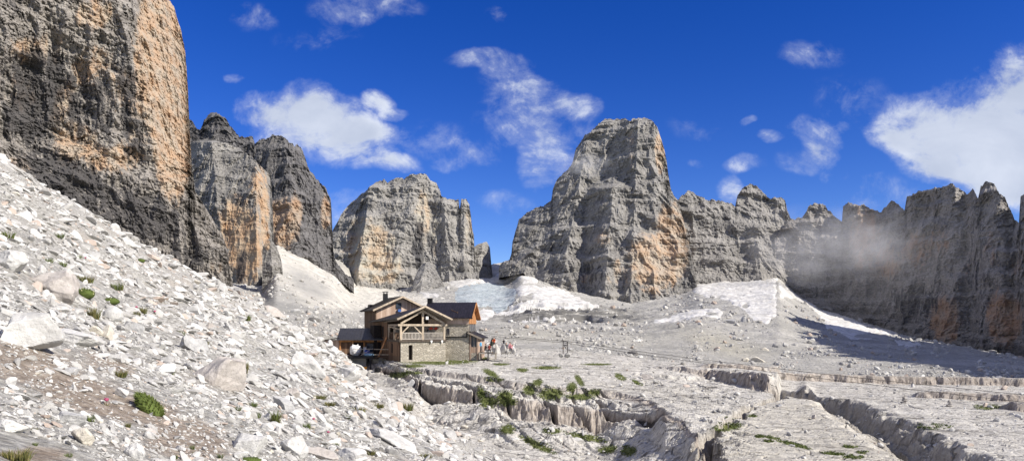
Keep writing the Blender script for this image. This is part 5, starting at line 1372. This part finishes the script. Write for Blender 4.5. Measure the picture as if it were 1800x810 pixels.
    mr = flat('red_cloth', (.48, .07, .04), .8); mk = flat('black_cloth', (.018, .018, .025), .9); mw = flat('pale_rope', (.6, .58, .55))
    for i, aa in enumerate((4.75, 5.5)):
        l = (aa, .9, 4.9)
        thing('hanging_jacket', A, [('bodice', T(A, l).prism([(aa-.17, 4.55), (aa+.15, 4.52), (aa+.12, 4.85), (aa+.02, 5.0), (aa-.12, 4.88)], .85, .95), mr), ('sleeve', T(A, l).bar((aa-.1, .9, 4.83), (aa-.32, .9, 4.62), .1), mr), ('sleeve', T(A, l).bar((aa+.1, .9, 4.83), (aa+.33, .9, 4.7), .1), mr)],
              'red garment hung to dry under the porch roof, ' + ('left' if i == 0 else 'right') + ' one of two', 'jacket', l, 'red garments drying in the porch')
    l = (6.9, -.1, 4.9)
    thing('hanging_trousers', A, [('waistband', T(A, l).box(6.72, 7.12, -.15, -.05, 4.62, 4.75), mk), ('leg', T(A, l).bar((6.8, -.1, 4.64), (6.78, -.1, 3.72), .17), mk), ('leg', T(A, l).bar((7.03, -.1, 4.64), (7.06, -.1, 3.78), .17), mk)], 'black trousers hanging on the right porch post', 'trousers', l)
    l = (4.25, .8, 3.16)
    thing('coat', A, [('body', T(A, l).prism([(4.1, 3.2), (4.5, 3.2), (4.46, 4.2), (4.3, 4.4), (4.14, 4.2)], .75, .95), mk), ('hood', T(A, l).box(4.2, 4.4, .76, .94, 4.41, 4.6), mk)], 'dark coat hanging beside the middle porch post', 'coat', l)
    # terrace things
    q = P(1.1, 1.3, .82); v, f = rock_shape(np.random.default_rng(77), 4, 5, 1, .06, .7); v = v*np.array([.85, .7, .82])+np.array([0, 0, .78])
    v = v*(1+.03*ridged(v[:, 0]*3, v[:, 1]*3, v[:, 2]*3, 2)[:, None])
    o = link('bulk_bag', npmesh('bulk_bag', v, f, True), flat('white_woven_plastic', (.74, .74, .74), .7, .05, 5)); o.location = q; tag(o, 'bulging white bulk bag standing on the terrace deck', 'bag')
    mbm = MB(P, P(1.1, 1.3, .82))
    for s in (-.45, .45): mbm.tube([(1.1+s, 1.1, 2.15), (1.1+s*.8, 1.1, 2.5), (1.1+s*.4, 1.1, 2.2)], .04)
    mbm.build('lifting_loops', M['white'], o)
    a = np.linspace(0, 2*math.pi, 15)[:-1]; cyl = lambda r, h0, h1: (np.concatenate([np.stack([r*np.cos(a), r*np.sin(a), 0*a+h0], 1), np.stack([r*np.cos(a), r*np.sin(a), 0*a+h1], 1)]))
    def barrel(loc, r, h, mat, lab, cat='barrel', name='barrel'):
        me = bpy.data.meshes.new(name); V = np.concatenate([cyl(r*.92, 0, h*.08), cyl(r, h*.12, h*.88), cyl(r*.92, h*.92, h)]); n = 14
        fs = [tuple(range(n-1, -1, -1)), tuple(range(5*n, 6*n))]
        for k in range(5): fs += [(k*n+i, k*n+(i+1) % n, (k+1)*n+(i+1) % n, (k+1)*n+i) for i in range(n)]
        me.from_pydata([tuple(v) for v in V], [], fs); o = link(name, me, mat); o.location = loc
        vv, ff = cyl(r*.55, h, h+.06), [(i, (i+1) % n, n+(i+1) % n, n+i) for i in range(n)]+[tuple(range(n, 2*n))]
        m2 = bpy.data.meshes.new('lid'); m2.from_pydata([tuple(v) for v in vv], [], ff); link('lid', m2, M['iron'], o)
        return tag(o, lab, cat)
    barrel(P(2.75, 1.1, .82), .36, .85, flat('blue_plastic', (.02, .05, .30), .5), 'dark blue barrel on the terrace deck right of the bulk bag')
    mt = flat('blue_tarp', (.25, .40, .55), .6, .2, 6)
    vv, ff = ico(3); o = link('tarpaulin', npmesh('tarpaulin', vv*np.array([.75, .5, .22])*(1+.12*fbm(vv[:, 0]*2, vv[:, 1]*2, vv[:, 2]*2, 3)[:, None]), ff, True), mt); o.location = P(3.05, .75, .98); tag(o, 'crumpled pale blue tarpaulin at the right end of the terrace deck', 'tarpaulin')
    mb = MB(P, P(2.3, 2.4, .82)); mb.box(2.1, 2.55, 2.2, 2.6, .82, 2.1); o2 = mb.build('gas_bottle_rack', M['rail']); o2.location = P(2.3, 2.4, .82); tag(o2, 'grey upright crate behind the blue barrel at the annex doorway', 'crate'); MBx = MB(P, P(2.3, 2.4, .82)).box(2.15, 2.5, 2.17, 2.195, 1.0, 1.9).build('front_panel', M['white'], o2)
    q = P(2.6, -.3, -1.9); g0 = ground_z(np.array([(q[0]/q[1])*F+CX]), np.array([q[1]]))[0]
    mb = MB(P, q); mb.box(2.35, 2.85, -.5, -.1, -1.9, -1.5); o3 = mb.build('crate', flat('orange_plastic', (.65, .28, .05), .6)); o3.location = (q[0], q[1], max(g0, q[2])+.0)
    MB(P, q).box(2.32, 2.88, -.53, -.07, -1.5, -1.44).build('rim', flat('orange_rim', (.75, .36, .08), .6), o3); tag(o3, 'small orange crate at the foot of the terrace post', 'crate')
    px0, py0 = 664, 655; g = hit(px0, py0); o4 = barrel(g, .45, .5, M['iron'], 'black tub on the ground below the walkway', 'tub', 'tub')

# ------------------------------------------------------------------ people
SKIN = None
def figure(pos, face, pose, shirt, legs, hair, label, hat=None, scale=1.0):
    """one continuous skinned body; face is the heading in degrees, 0 looks towards the camera"""
    global SKIN
    if SKIN is None: SKIN = flat('skin', (.50, .30, .22), .6, .05)
    sit = pose == 'sit'
    hip = .50 if sit else .93
    lean = .10 if pose in ('sit', 'lean') else .02
    J = {}; E = []; Rr = {}
    def j(n, x, y, z, r): J[n] = (x, y, z); Rr[n] = r
    j('pel', 0, 0, hip, .125); j('waist', 0, -lean*.4, hip+.18, .115); j('chest', 0, -lean, hip+.40, .135); j('neck', 0, -lean*1.1, hip+.57, .055); j('head', 0, -lean*1.2-.02, hip+.68, .085); j('crown', 0, -lean*1.2-.01, hip+.80, .075)
    E += [('pel', 'waist'), ('waist', 'chest'), ('chest', 'neck'), ('neck', 'head'), ('head', 'crown')]
    for s, n in ((-1, 'l'), (1, 'r')):
        j('sh'+n, s*.17, -lean, hip+.48, .062)
        if pose == 'arms':   j('el'+n, s*.36, -lean-.05, hip+.40, .046); j('wr'+n, s*.22, -.12, hip+.16, .034)
        elif sit or pose == 'lean': j('el'+n, s*.22, -lean-.16, hip+.24, .046); j('wr'+n, s*.12, -lean-.36, hip+.22, .034)
        else: j('el'+n, s*.23, .02, hip+.20, .046); j('wr'+n, s*.24, -.06, hip-.05, .034)
        w = J['wr'+n]; j('ha'+n, w[0]*.97, w[1]-.04, w[2]-.06, .036)
        j('hp'+n, s*.09, 0, hip-.06, .09)
        if sit: j('kn'+n, s*.12, -.42, hip+.0, .07); j('an'+n, s*.12, -.40, .09, .045); j('to'+n, s*.13, -.58, .04, .038)
        else: j('kn'+n, s*.11, -.02, .48, .065); j('an'+n, s*.12, .02, .09, .045); j('to'+n, s*.13, -.14, .04, .038)
        E += [('chest', 'sh'+n), ('sh'+n, 'el'+n), ('el'+n, 'wr'+n), ('wr'+n, 'ha'+n), ('pel', 'hp'+n), ('hp'+n, 'kn'+n), ('kn'+n, 'an'+n), ('an'+n, 'to'+n)]
    ks = list(J); me = bpy.data.meshes.new('person'); me.from_pydata([J[k] for k in ks], [(ks.index(a), ks.index(b)) for a, b in E], [])
    tmp = bpy.data.objects.new('person_tmp', me); COL.objects.link(tmp)
    md = tmp.modifiers.new('skin', 'SKIN'); md.use_smooth_shade = True
    for i, k in enumerate(ks): me.skin_vertices[0].data[i].radius = (Rr[k], Rr[k])
    me.skin_vertices[0].data[ks.index('pel')].use_root = True
    tmp.modifiers.new('sub', 'SUBSURF').levels = 1
    dg = bpy.context.evaluated_depsgraph_get(); dg.update()
    body = bpy.data.meshes.new_from_object(tmp.evaluated_get(dg)); bpy.data.objects.remove(tmp)
    body.name = 'person'; body.materials.clear()
    sleeve = True
    for m in (SKIN, shirt, legs, flat('shoe', (.03, .025, .02))): body.materials.append(m)
    for p in body.polygons:
        c = p.center
        hand = any((Vector(J['ha'+n])-c).length < .085 for n in 'lr')
        if c.z > hip+.565 and abs(c.x) < .12 or hand: i = 0
        elif c.z < .12: i = 3
        elif (c.z < hip+.06 and (not sit or abs(c.z-hip) < .2 or c.z < hip)) and not (abs(c.x) > .19 and c.z > hip-.12): i = 2
        else: i = 1
        p.material_index = i
    o = link('person', body); o.location = pos; o.rotation_euler = (0, 0, R(face)); o.scale = (scale,)*3
    v, f = ico(2); hc = J['crown']
    hv = v*np.array([.092, .10, .075])+np.array([hc[0], hc[1]+.025, hc[2]-.005]); link('hair', npmesh('hair', hv, f, True), hat or hair, o)
    nv = v*np.array([.014, .022, .02])+np.array([0, J['head'][1]-.088, hip+.69]); link('nose', npmesh('nose', nv, f, True), SKIN, o)
    tag(o, label, 'person')
    return o

def build_people():
    hb = flat('dark_hair', (.03, .02, .015)); blue = flat('blue_shirt', (.12, .38, .62), .8); black = flat('black_jacket', (.02, .02, .022), .8); red = flat('orange_red_shirt', (.55, .12, .04), .8)
    lb = flat('light_blue_shirt', (.30, .55, .75), .8); gr = flat('grey_trousers', (.10, .10, .11)); br = flat('maroon_top', (.22, .04, .03)); pk = flat('pink_top', (.62, .25, .28)); wh = flat('white_top', (.7, .7, .7))
    wood = flat('bench_wood', (.20, .12, .07), .8); grey = flat('old_wood', (.30, .27, .23), .8)
    def gp(px, py): return hit(px, py)
    # deck beside the hut
    base = w2(858, 621, 104.0); G = Frame(base[0], base[1], base[2], 2); z0 = base[2]
    dk = empty('wooden_deck', base, 'low wooden deck of planks with the outdoor table, right of the hut', 'deck')
    q = tuple(base)
    mb = MB(G, q).box(-1.35, 1.25, -.9, 2.6, .0, .12); mb.build('planks', grey, dk)
    mb = MB(G, q)
    for a in (-1.2, 0, 1.1):
        for b in (-.8, 2.3): mb.box(a-.1, a+.1, b-.1, b+.1, -.8, -.002)
    mb.build('supports', grey, dk)
    def P(a, b, c=.12): return G(a, b, c)
    t = empty('picnic_table', P(.25, .5), 'dark wooden picnic table with benches on the deck beside the hut', 'table'); q = tuple(P(.25, .5))
    MB(G, q).box(-.45, .95, .1, .9, .80, .87).build('tabletop', wood, t)
    for b in (-.35, 1.05): MB(G, q).box(-.45, .95, b, b+.3, .54, .59).build('seat', wood, t)
    for a in (-.2, .65):
        mb = MB(G, q).bar((a, .2, .80), (a, -.2, .12), .08).bar((a, .8, .80), (a, 1.2, .12), .08).bar((a, -.25, .52), (a, 1.25, .52), .08); mb.build('leg', wood, t)
    figure(P(-1.05, .1), 60, 'stand', blue, gr, hb, 'person in a bright blue shirt close to the hut corner post')
    figure(P(-.45, -.15, .06), 60, 'sit', black, gr, hb, 'person in a dark jacket sitting at the left end of the picnic table')
    figure(P(.15, -.2, .06), 170, 'sit', br, gr, hb, 'person in a maroon top sitting on the near bench of the picnic table')
    figure(P(.85, 1.2, .06), 0, 'sit', lb, gr, hb, 'person in a light blue shirt sitting on the far bench')
    p = w2(869, 613.5, 106.5); figure(p, -20, 'lean', red, gr, hb, 'person in an orange-red shirt standing behind the picnic table')
    # folded parasol
    p = w2(865.5, 618, 107.4); e = empty('parasol', p, 'dark folded parasol standing behind the person in orange-red', 'parasol')
    a = np.linspace(0, 2*math.pi, 11)[:-1]
    def ring(r, z): return [(r*math.cos(x)*(1+.15*(i % 2)), r*math.sin(x)*(1+.15*(i % 2)), z) for i, x in enumerate(a)]
    V = ring(.03, 2.1)+ring(.14, 1.8)+ring(.22, 1.35)+ring(.42, .95)+ring(.30, .85); n = 10
    me = bpy.data.meshes.new('canopy'); me.from_pydata(V, [], [(k*n+i, k*n+(i+1) % n, (k+1)*n+(i+1) % n, (k+1)*n+i) for k in range(4) for i in range(n)]+[tuple(range(n)), tuple(range(4*n, 5*n))]); link('canopy', me, flat('dark_green_canvas', (.02, .028, .02)), e)
    F0 = Frame(0, 0, 0, 0); MB(F0).bar((0, 0, -.4), (0, 0, 2.2), .05).build('pole', grey, e); MB(F0).box(-.25, .25, -.25, .25, -.4, -.3).build('base', grey, e)
    # standing stones that screen the terrace
    sm = stone_mat('terrace_stone', (.42, .395, .36), (.62, .60, .56), isl=False)
    for i, (px, py, w, h, Y, lab) in enumerate(((869.5, 622, 10, 17, 103.2, 'tall pale standing stone at the right end of the wooden deck'), (874.5, 622, 8, 19, 102.6, 'narrow upright pale stone beside the tall standing stone'), (885, 622.5, 15, 19, 103.4, 'broad pale leaning boulder right of the standing stones'),
                                              (903, 622, 7, 11, 103, 'small white upright stone at the right end of the stone group'), (893.5, 622.5, 9, 9, 103, 'low pale boulder between the leaning boulder and the small upright stone'))):
        r2 = np.random.default_rng(500+i); v, f = rock_shape(r2, 3, 10, 1, .05, .45); v = v/np.abs(v).max(0); k = Y/F
        v = v*np.array([w*k/2, w*k/2*.8, h*k*.56]); o = link('standing_stone' if i < 2 else 'boulder', npmesh('stone', v, f), sm); c = w2(px, py-h*.45, Y); o.location = c; o.rotation_euler = (0, R([2, -4, 14, 3, 0][i]), 0); tag(o, lab, 'stone')
    c = w2(885.5, 609.5, 103.6); figure(c, 10, 'arms', black, black, hb, 'person in dark clothes standing on top of the leaning boulder', scale=.62)
    c = w2(890, 622, 104.6); figure(c, 0, 'stand', gr, gr, hb, 'person in grey standing behind the low pale boulder', scale=.95)
    c = w2(898.5, 622, 103.2); figure(c, -15, 'stand', pk, gr, hb, 'person in a pink top standing by the small white stone', scale=.85)
    c = w2(896.5, 622, 105.5); figure(c, 20, 'stand', pk, black, hb, 'person in pink further back behind the stone group', scale=.98)
    c = w2(900.8, 621.5, 104.3); figure(c, 20, 'sit', wh, black, hb, 'person in a white top sitting beside the person in pink', scale=1.0)

def build_ropeway():
    iron = flat('rusty_iron', (.07, .06, .055), .6, .15, 6, .5); con = flat('rough_concrete', (.36, .35, .33), .9, .15, 3)
    b = w2(993.5, 621, 98); F0 = Frame(0, 0, 0, 0); k = 98/F
    e = empty('ropeway_support', b, 'black iron ropeway support frame on rough concrete blocks', 'ropeway support')
    for s in (-3.6, 4.2): MB(F0).bar((s*k, 0, 0), (s*k, 0, 20.5*k), .10).build('leg', iron, e)
    mb = MB(F0).bar((-6*k, 0, 23.5*k), (5.5*k, 0, 20.3*k), .12); mb.build('top_arm', iron, e)
    MB(F0).bar((-3.6*k, 0, 15*k), (4.2*k, 0, 15*k), .08).build('crossbar', iron, e)
    MB(F0).bar((-3.6*k, 0, 20*k), (-3.6*k, 0, 23*k), .09).build('strut', iron, e)
    a = np.linspace(0, 2*math.pi, 17)[:-1]
    mb = MB(F0).tube([(.3*k+1.7*k*math.cos(x), 0, 13*k+1.7*k*math.sin(x)) for x in np.linspace(0, 2*math.pi, 11)], .04); mb.build('pulley', iron, e)
    for i, (px, py, w, h, lab) in enumerate(((997, 623.5, 12, 9, 'concrete block under the right leg of the ropeway frame'), (986.5, 624, 9, 7, 'rough grey block left of the ropeway footing'))):
        r2 = np.random.default_rng(700+i); v, f = rock_shape(r2, 3, 9, 1, .04, .6); v = v/np.abs(v).max(0)*np.array([w*k/2, w*k*.4, h*k*.58]); c = w2(px, py, 98)
        o = link('footing_block', npmesh('footing_block', v, f), con); o.location = c; tag(o, lab, 'block')
    # cables: from the hut gable over the frame and out of the picture on the right
    top = w2(993, 599, 98)
    def cable(p0, p1, p2, r, sag):
        pts = []
        for (q0, q1, s) in ((p0, p1, sag*.3), (p1, p2, sag)):
            for i in range(24):
                t = i/23; p = np.array(q0)*(1-t)+np.array(q1)*t; p[2] -= s*4*t*(1-t); pts.append(p)
        return pts
    for i, (y0, y1, y2, lab) in enumerate(((583, 599, 697, 'upper ropeway cable crossing from the hut to the right edge'), (586, 602, 711, 'lower ropeway cable running just beneath the upper one'))):
        pts = cable(w2(836, y0, 106.5), w2(993.5, y1, 98), w2(1900, y2+6, 64), .03, .35)
        V, Fc = [], []
        for p in pts:
            for q in range(5): V.append(p+np.array([0, math.cos(q*1.2566)*.024, math.sin(q*1.2566)*.024]))
        n = len(pts)
        for s in range(n-1):
            for q in range(5): Fc.append((s*5+q, s*5+(q+1) % 5, (s+1)*5+(q+1) % 5, (s+1)*5+q))
        o = link('ropeway_cable', npmesh('ropeway_cable', np.array(V), np.array(Fc)), iron); tag(o, lab, 'cable', 'ropeway cables')
    # cairns on the right-hand pavement
    sm = stone_mat('cairn_stone', (.22, .20, .185), (.40, .375, .345), isl=False)
    for j, (px, py, n, w, lab) in enumerate(((1590, 709, 5, 12, 'small stone cairn on the right-hand pavement, the taller of two'), (1669, 715, 4, 11, 'small stone cairn near the dark ledge on the right'))):
        p = hit(px, py); k = p.y/F; e = empty('cairn', p, lab, 'cairn'); z = 0
        for i in range(n):
            r2 = np.random.default_rng(900+j*20+i); v, f = rock_shape(r2, 2, 8, 1, .03, .5); v = v/np.abs(v).max(0)
            ww = w*k*.5*(1-.17*i); hh = 1.7*k*(1.15-.1*i); o = link('stone', npmesh('stone', v*np.array([ww, ww*.8, hh*1.1])+np.array([r2.normal(0, .05), 0, z+hh*.8]), f), sm, e); z += hh*1.7

def build_mist():
    def puff(px, py, Y, rx, ry, rd, dens, lab, seed, thr=.47):
        m = bpy.data.materials.new('mist'); m.use_nodes = True; t = NT(m.node_tree); t.n.remove(t.n['Principled BSDF'])
        v = t.new('ShaderNodeVolumePrincipled'); v.inputs['Color'].default_value = (.98, .98, 1, 1); v.inputs['Anisotropy'].default_value = .1
        tc = t.new('ShaderNodeTexCoord').outputs['Object']; l = t.vmath('LENGTH', tc)
        n = t.noise(t.vmath('ADD', t.scale(tc, (1.4, 1.1, 1.1)), (seed, 0, 0)), 1.5, 4, .6, .4)
        fall = t.math('POWER', t.math('MAXIMUM', t.math('SUBTRACT', 1.0, t.math('POWER', l, 2.0)), 0), 1.3)
        t.set(v.inputs['Density'], t.math('MULTIPLY', t.math('MULTIPLY', t.ramp(n, thr-.1, thr+.28), fall), dens))
        t.l.new(v.outputs[0], t.n['Material Output'].inputs['Volume'])
        vv, ff = ico(3); o = link('mist', npmesh('mist', vv, ff, True), m); c = w2(px, py, Y); k = Y/F
        o.location = c; o.scale = (rx*k, rd, ry*k); tag(o, lab, 'mist', kind='stuff')
    puff(1440, 432, 800, 150, 80, 60, .017, 'pale mist drifting across the foot of the pinnacles on the right', 0)
    puff(1530, 425, 745, 100, 75, 45, .013, 'thin mist thinning out over the shaded wall', 3.7)
    puff(1610, 460, 640, 290, 130, 40, .0014, 'thin veil of mist greying the shaded wall', 11.3, .30)
    puff(1025, 290, 850, 60, 26, 24, .03, 'small wisp of mist touching the left shoulder of the tallest tower', 7.7)
# ------------------------------------------------------------------ sky, sun, camera
SUN = Vector((.87, -.45, .0)).normalized()*math.cos(R(36)); SUN.z = math.sin(R(36))
CLOUDS = [(470, 185, 42, 30, .9), (530, 190, 60, 38, 1), (590, 210, 65, 38, 1), (645, 232, 55, 26, .9), (555, 245, 60, 40, .9), (615, 268, 60, 30, .8), (675, 290, 48, 20, .8), (668, 168, 30, 16, .8), (692, 190, 24, 12, .7), (520, 225, 60, 40, .7),
          (845, 108, 45, 20, .55), (893, 135, 40, 30, .55), (930, 180, 46, 52, .6), (955, 240, 34, 50, .55), (900, 190, 60, 60, .3), (760, 250, 60, 30, .28), (1000, 250, 50, 40, .38), (1010, 185, 42, 24, .9), (985, 165, 20, 16, .5), (838, 265, 40, 22, .5), (965, 298, 40, 32, .6), (900, 240, 26, 16, .35), (780, 290, 30, 12, .35),
          (640, 2, 80, 30, .6), (868, 6, 20, 16, .45), (412, 126, 16, 9, .6), (604, 368, 40, 24, .7), (890, 362, 44, 24, .4), (440, 20, 40, 20, .3), (740, 245, 30, 10, .3),
          (1590, 240, 55, 34, .9), (1650, 220, 80, 50, 1), (1730, 200, 90, 70, 1.1), (1800, 165, 70, 60, .95), (1870, 240, 110, 120, 1.1), (1690, 270, 100, 48, 1.1), (1790, 280, 110, 60, 1.2), (1640, 300, 50, 26, .8), (1760, 330, 90, 36, 1.0),
          (1440, 262, 36, 30, .9), (1405, 285, 34, 22, .55), (1358, 243, 13, 10, .75), (1320, 213, 15, 9, .6), (1486, 235, 16, 9, .55), (1293, 334, 26, 20, .8), (1318, 292, 28, 15, .45), (1465, 312, 30, 16, .45), (1430, 105, 60, 24, .32), (1545, 345, 50, 26, .4), (1500, 190, 60, 40, .3), (1230, 210, 50, 26, .22), (560, 60, 70, 24, .26), (1240, 280, 20, 10, .3), (1400, 235, 24, 20, .35)]

def build_world():
    w = bpy.data.worlds.new('World'); SC.world = w; w.use_nodes = True
    t = NT(w.node_tree); bg = t.n['Background']
    sky = t.new('ShaderNodeTexSky'); sky.sky_type = 'NISHITA'; sky.sun_disc = False
    sky.sun_elevation = math.asin(SUN.z); sky.sun_rotation = math.atan2(SUN.x, SUN.y)
    sky.altitude = 2600; sky.air_density = 1.0; sky.dust_density = .15; sky.ozone_density = 3.0
    hsv = t.new('ShaderNodeHueSaturation'); hsv.inputs['Saturation'].default_value = 1.36; hsv.inputs['Value'].default_value = 1.12; hsv.inputs['Hue'].default_value = .5255
    t.set(hsv.inputs['Color'], sky.outputs[0])
    col = hsv.outputs[0]
    d = t.new('ShaderNodeTexCoord').outputs['Generated']
    sep = t.new('ShaderNodeSeparateXYZ'); t.set(sep.inputs[0], d)
    yy = t.math('MAXIMUM', sep.outputs[1], .02)
    cmb = t.new('ShaderNodeCombineXYZ'); t.set(cmb.inputs[0], t.math('DIVIDE', sep.outputs[0], yy)); t.set(cmb.inputs[1], t.math('DIVIDE', sep.outputs[2], yy))
    g = cmb.outputs[0]                                   # direction on the plane one metre north
    warp = t.new('ShaderNodeTexNoise'); warp.inputs['Scale'].default_value = 7; warp.inputs['Detail'].default_value = 5; t.set(warp.inputs['Vector'], g)
    gw = t.vmath('ADD', g, t.vmath('MULTIPLY', t.vmath('SUBTRACT', warp.outputs['Color'], (.5, .5, .5)), (.085, .075, 0)))
    tot = None
    for (px, py, rx, ry, wt) in CLOUDS:
        q = t.vmath('MULTIPLY', t.vmath('SUBTRACT', gw, ((px-CX)/F, (HY-py)/F, 0)), (F/(rx*1.42), F/(ry*1.42), 0))
        l = t.vmath('DOT_PRODUCT', q, q)
        mm = t.math('MULTIPLY', t.math('MAXIMUM', t.math('SUBTRACT', 1.0, l), 0.0), wt)
        tot = mm if tot is None else t.math('ADD', t.math('MAXIMUM', tot, mm), t.math('MULTIPLY', t.math('MINIMUM', tot, mm), .35))
    n1 = t.noise(t.scale(g, (1, 1.3, 1)), 9, 13, .64, .6)
    n2 = t.noise(t.scale(g, (1, 1.5, 1)), 7, 5, .55)
    dens = t.math('ADD', t.math('MULTIPLY', tot, .78), t.math('ADD', t.math('MULTIPLY', t.math('SUBTRACT', n1, .5), 1.9), t.math('MULTIPLY', t.math('SUBTRACT', t.noise(t.scale(g, (1, 1.15, 1)), 30, 9, .68, .3), .5), 1.0)))
    core = t.math('MAXIMUM', t.ramp(dens, .22, .95), t.math('MULTIPLY', t.ramp(dens, .0, .9), .45))
    alpha = t.math('MULTIPLY', core, t.ramp(sep.outputs[1], .05, .2))
    alpha = t.math('MULTIPLY', alpha, t.ramp(tot, .0, .30))
    n3 = t.noise(t.scale(g, (1, 1.5, 1)), 4.5, 9, .6, .5)
    thick = t.ramp(t.math('ADD', t.math('MULTIPLY', t.math('MINIMUM', tot, 1.1), .45), t.math('ADD', t.math('MULTIPLY', n2, .4), t.math('MULTIPLY', n3, 1.0))), .75, 1.35)
    ccol = t.mix(thick, (6.6, 7.0, 7.9), (4.3, 4.8, 5.9))
    col = t.mix(t.math('MULTIPLY', alpha, .95), col, ccol)
    # overhead and behind: unseen broken cloud, added to whiten the blue ambient light
    ov = t.noise(d, 2.2, 7, .6, .4)
    away = t.math('MAXIMUM', t.ramp(sep.outputs[1], .35, .05), t.ramp(sep.outputs[2], .55, .8))
    oa = t.math('MULTIPLY', t.math('MULTIPLY', t.ramp(ov, .44, .60), away), t.ramp(sep.outputs[2], -.02, .06))
    col = t.mix(t.math('MULTIPLY', oa, .88), col, (5.2, 5.3, 5.4))
    t.set(bg.inputs['Color'], col); bg.inputs['Strength'].default_value = .10
    w.cycles.sampling_method = 'MANUAL'; w.cycles.sample_map_resolution = 512

    sl = bpy.data.lights.new('sun', 'SUN'); sl.energy = 5.0; sl.angle = R(.53); sl.color = (1, .94, .84)
    so = bpy.data.objects.new('sun', sl); COL.objects.link(so); so.rotation_euler = SUN.to_track_quat('Z', 'Y').to_euler(); so.location = (60, -60, 80)
    cam = bpy.data.cameras.new('camera'); co = bpy.data.objects.new('camera', cam); COL.objects.link(co)
    cam.sensor_width = 36; cam.lens = F/1800*36; cam.shift_y = (HY-405)/1800; cam.clip_start = .2; cam.clip_end = 6000
    co.location = (0, 0, 0); co.rotation_euler = (R(90), 0, 0); SC.camera = co
    SC.view_settings.view_transform = 'Standard'; SC.view_settings.look = 'None'; SC.view_settings.gamma = 1; SC.view_settings.exposure = .36
    SC.view_settings.use_curve_mapping = False
    SC.render.engine = 'CYCLES'
    cy = SC.cycles
    cy.max_bounces = 6; cy.diffuse_bounces = 3; cy.glossy_bounces = 2; cy.transmission_bounces = 3; cy.volume_bounces = 1; cy.transparent_max_bounces = 6
    cy.use_denoising = True; cy.denoiser = 'OPENIMAGEDENOISE'; cy.denoising_input_passes = 'RGB_ALBEDO_NORMAL'; cy.denoising_prefilter = 'ACCURATE'
import time as _t
def run():
    t0 = _t.time()
    build_world(); build_slope(); g = build_karst(); build_far(); print('ground', _t.time()-t0)
    build_mountains(); print('mountains', _t.time()-t0)
    for fn in ('build_rocks', 'build_plants', 'build_hut', 'build_people', 'build_ropeway', 'build_mist'):
        if fn in globals():
            globals()[fn](g) if fn == 'build_plants' else globals()[fn]()
            print(fn, _t.time()-t0)
run()
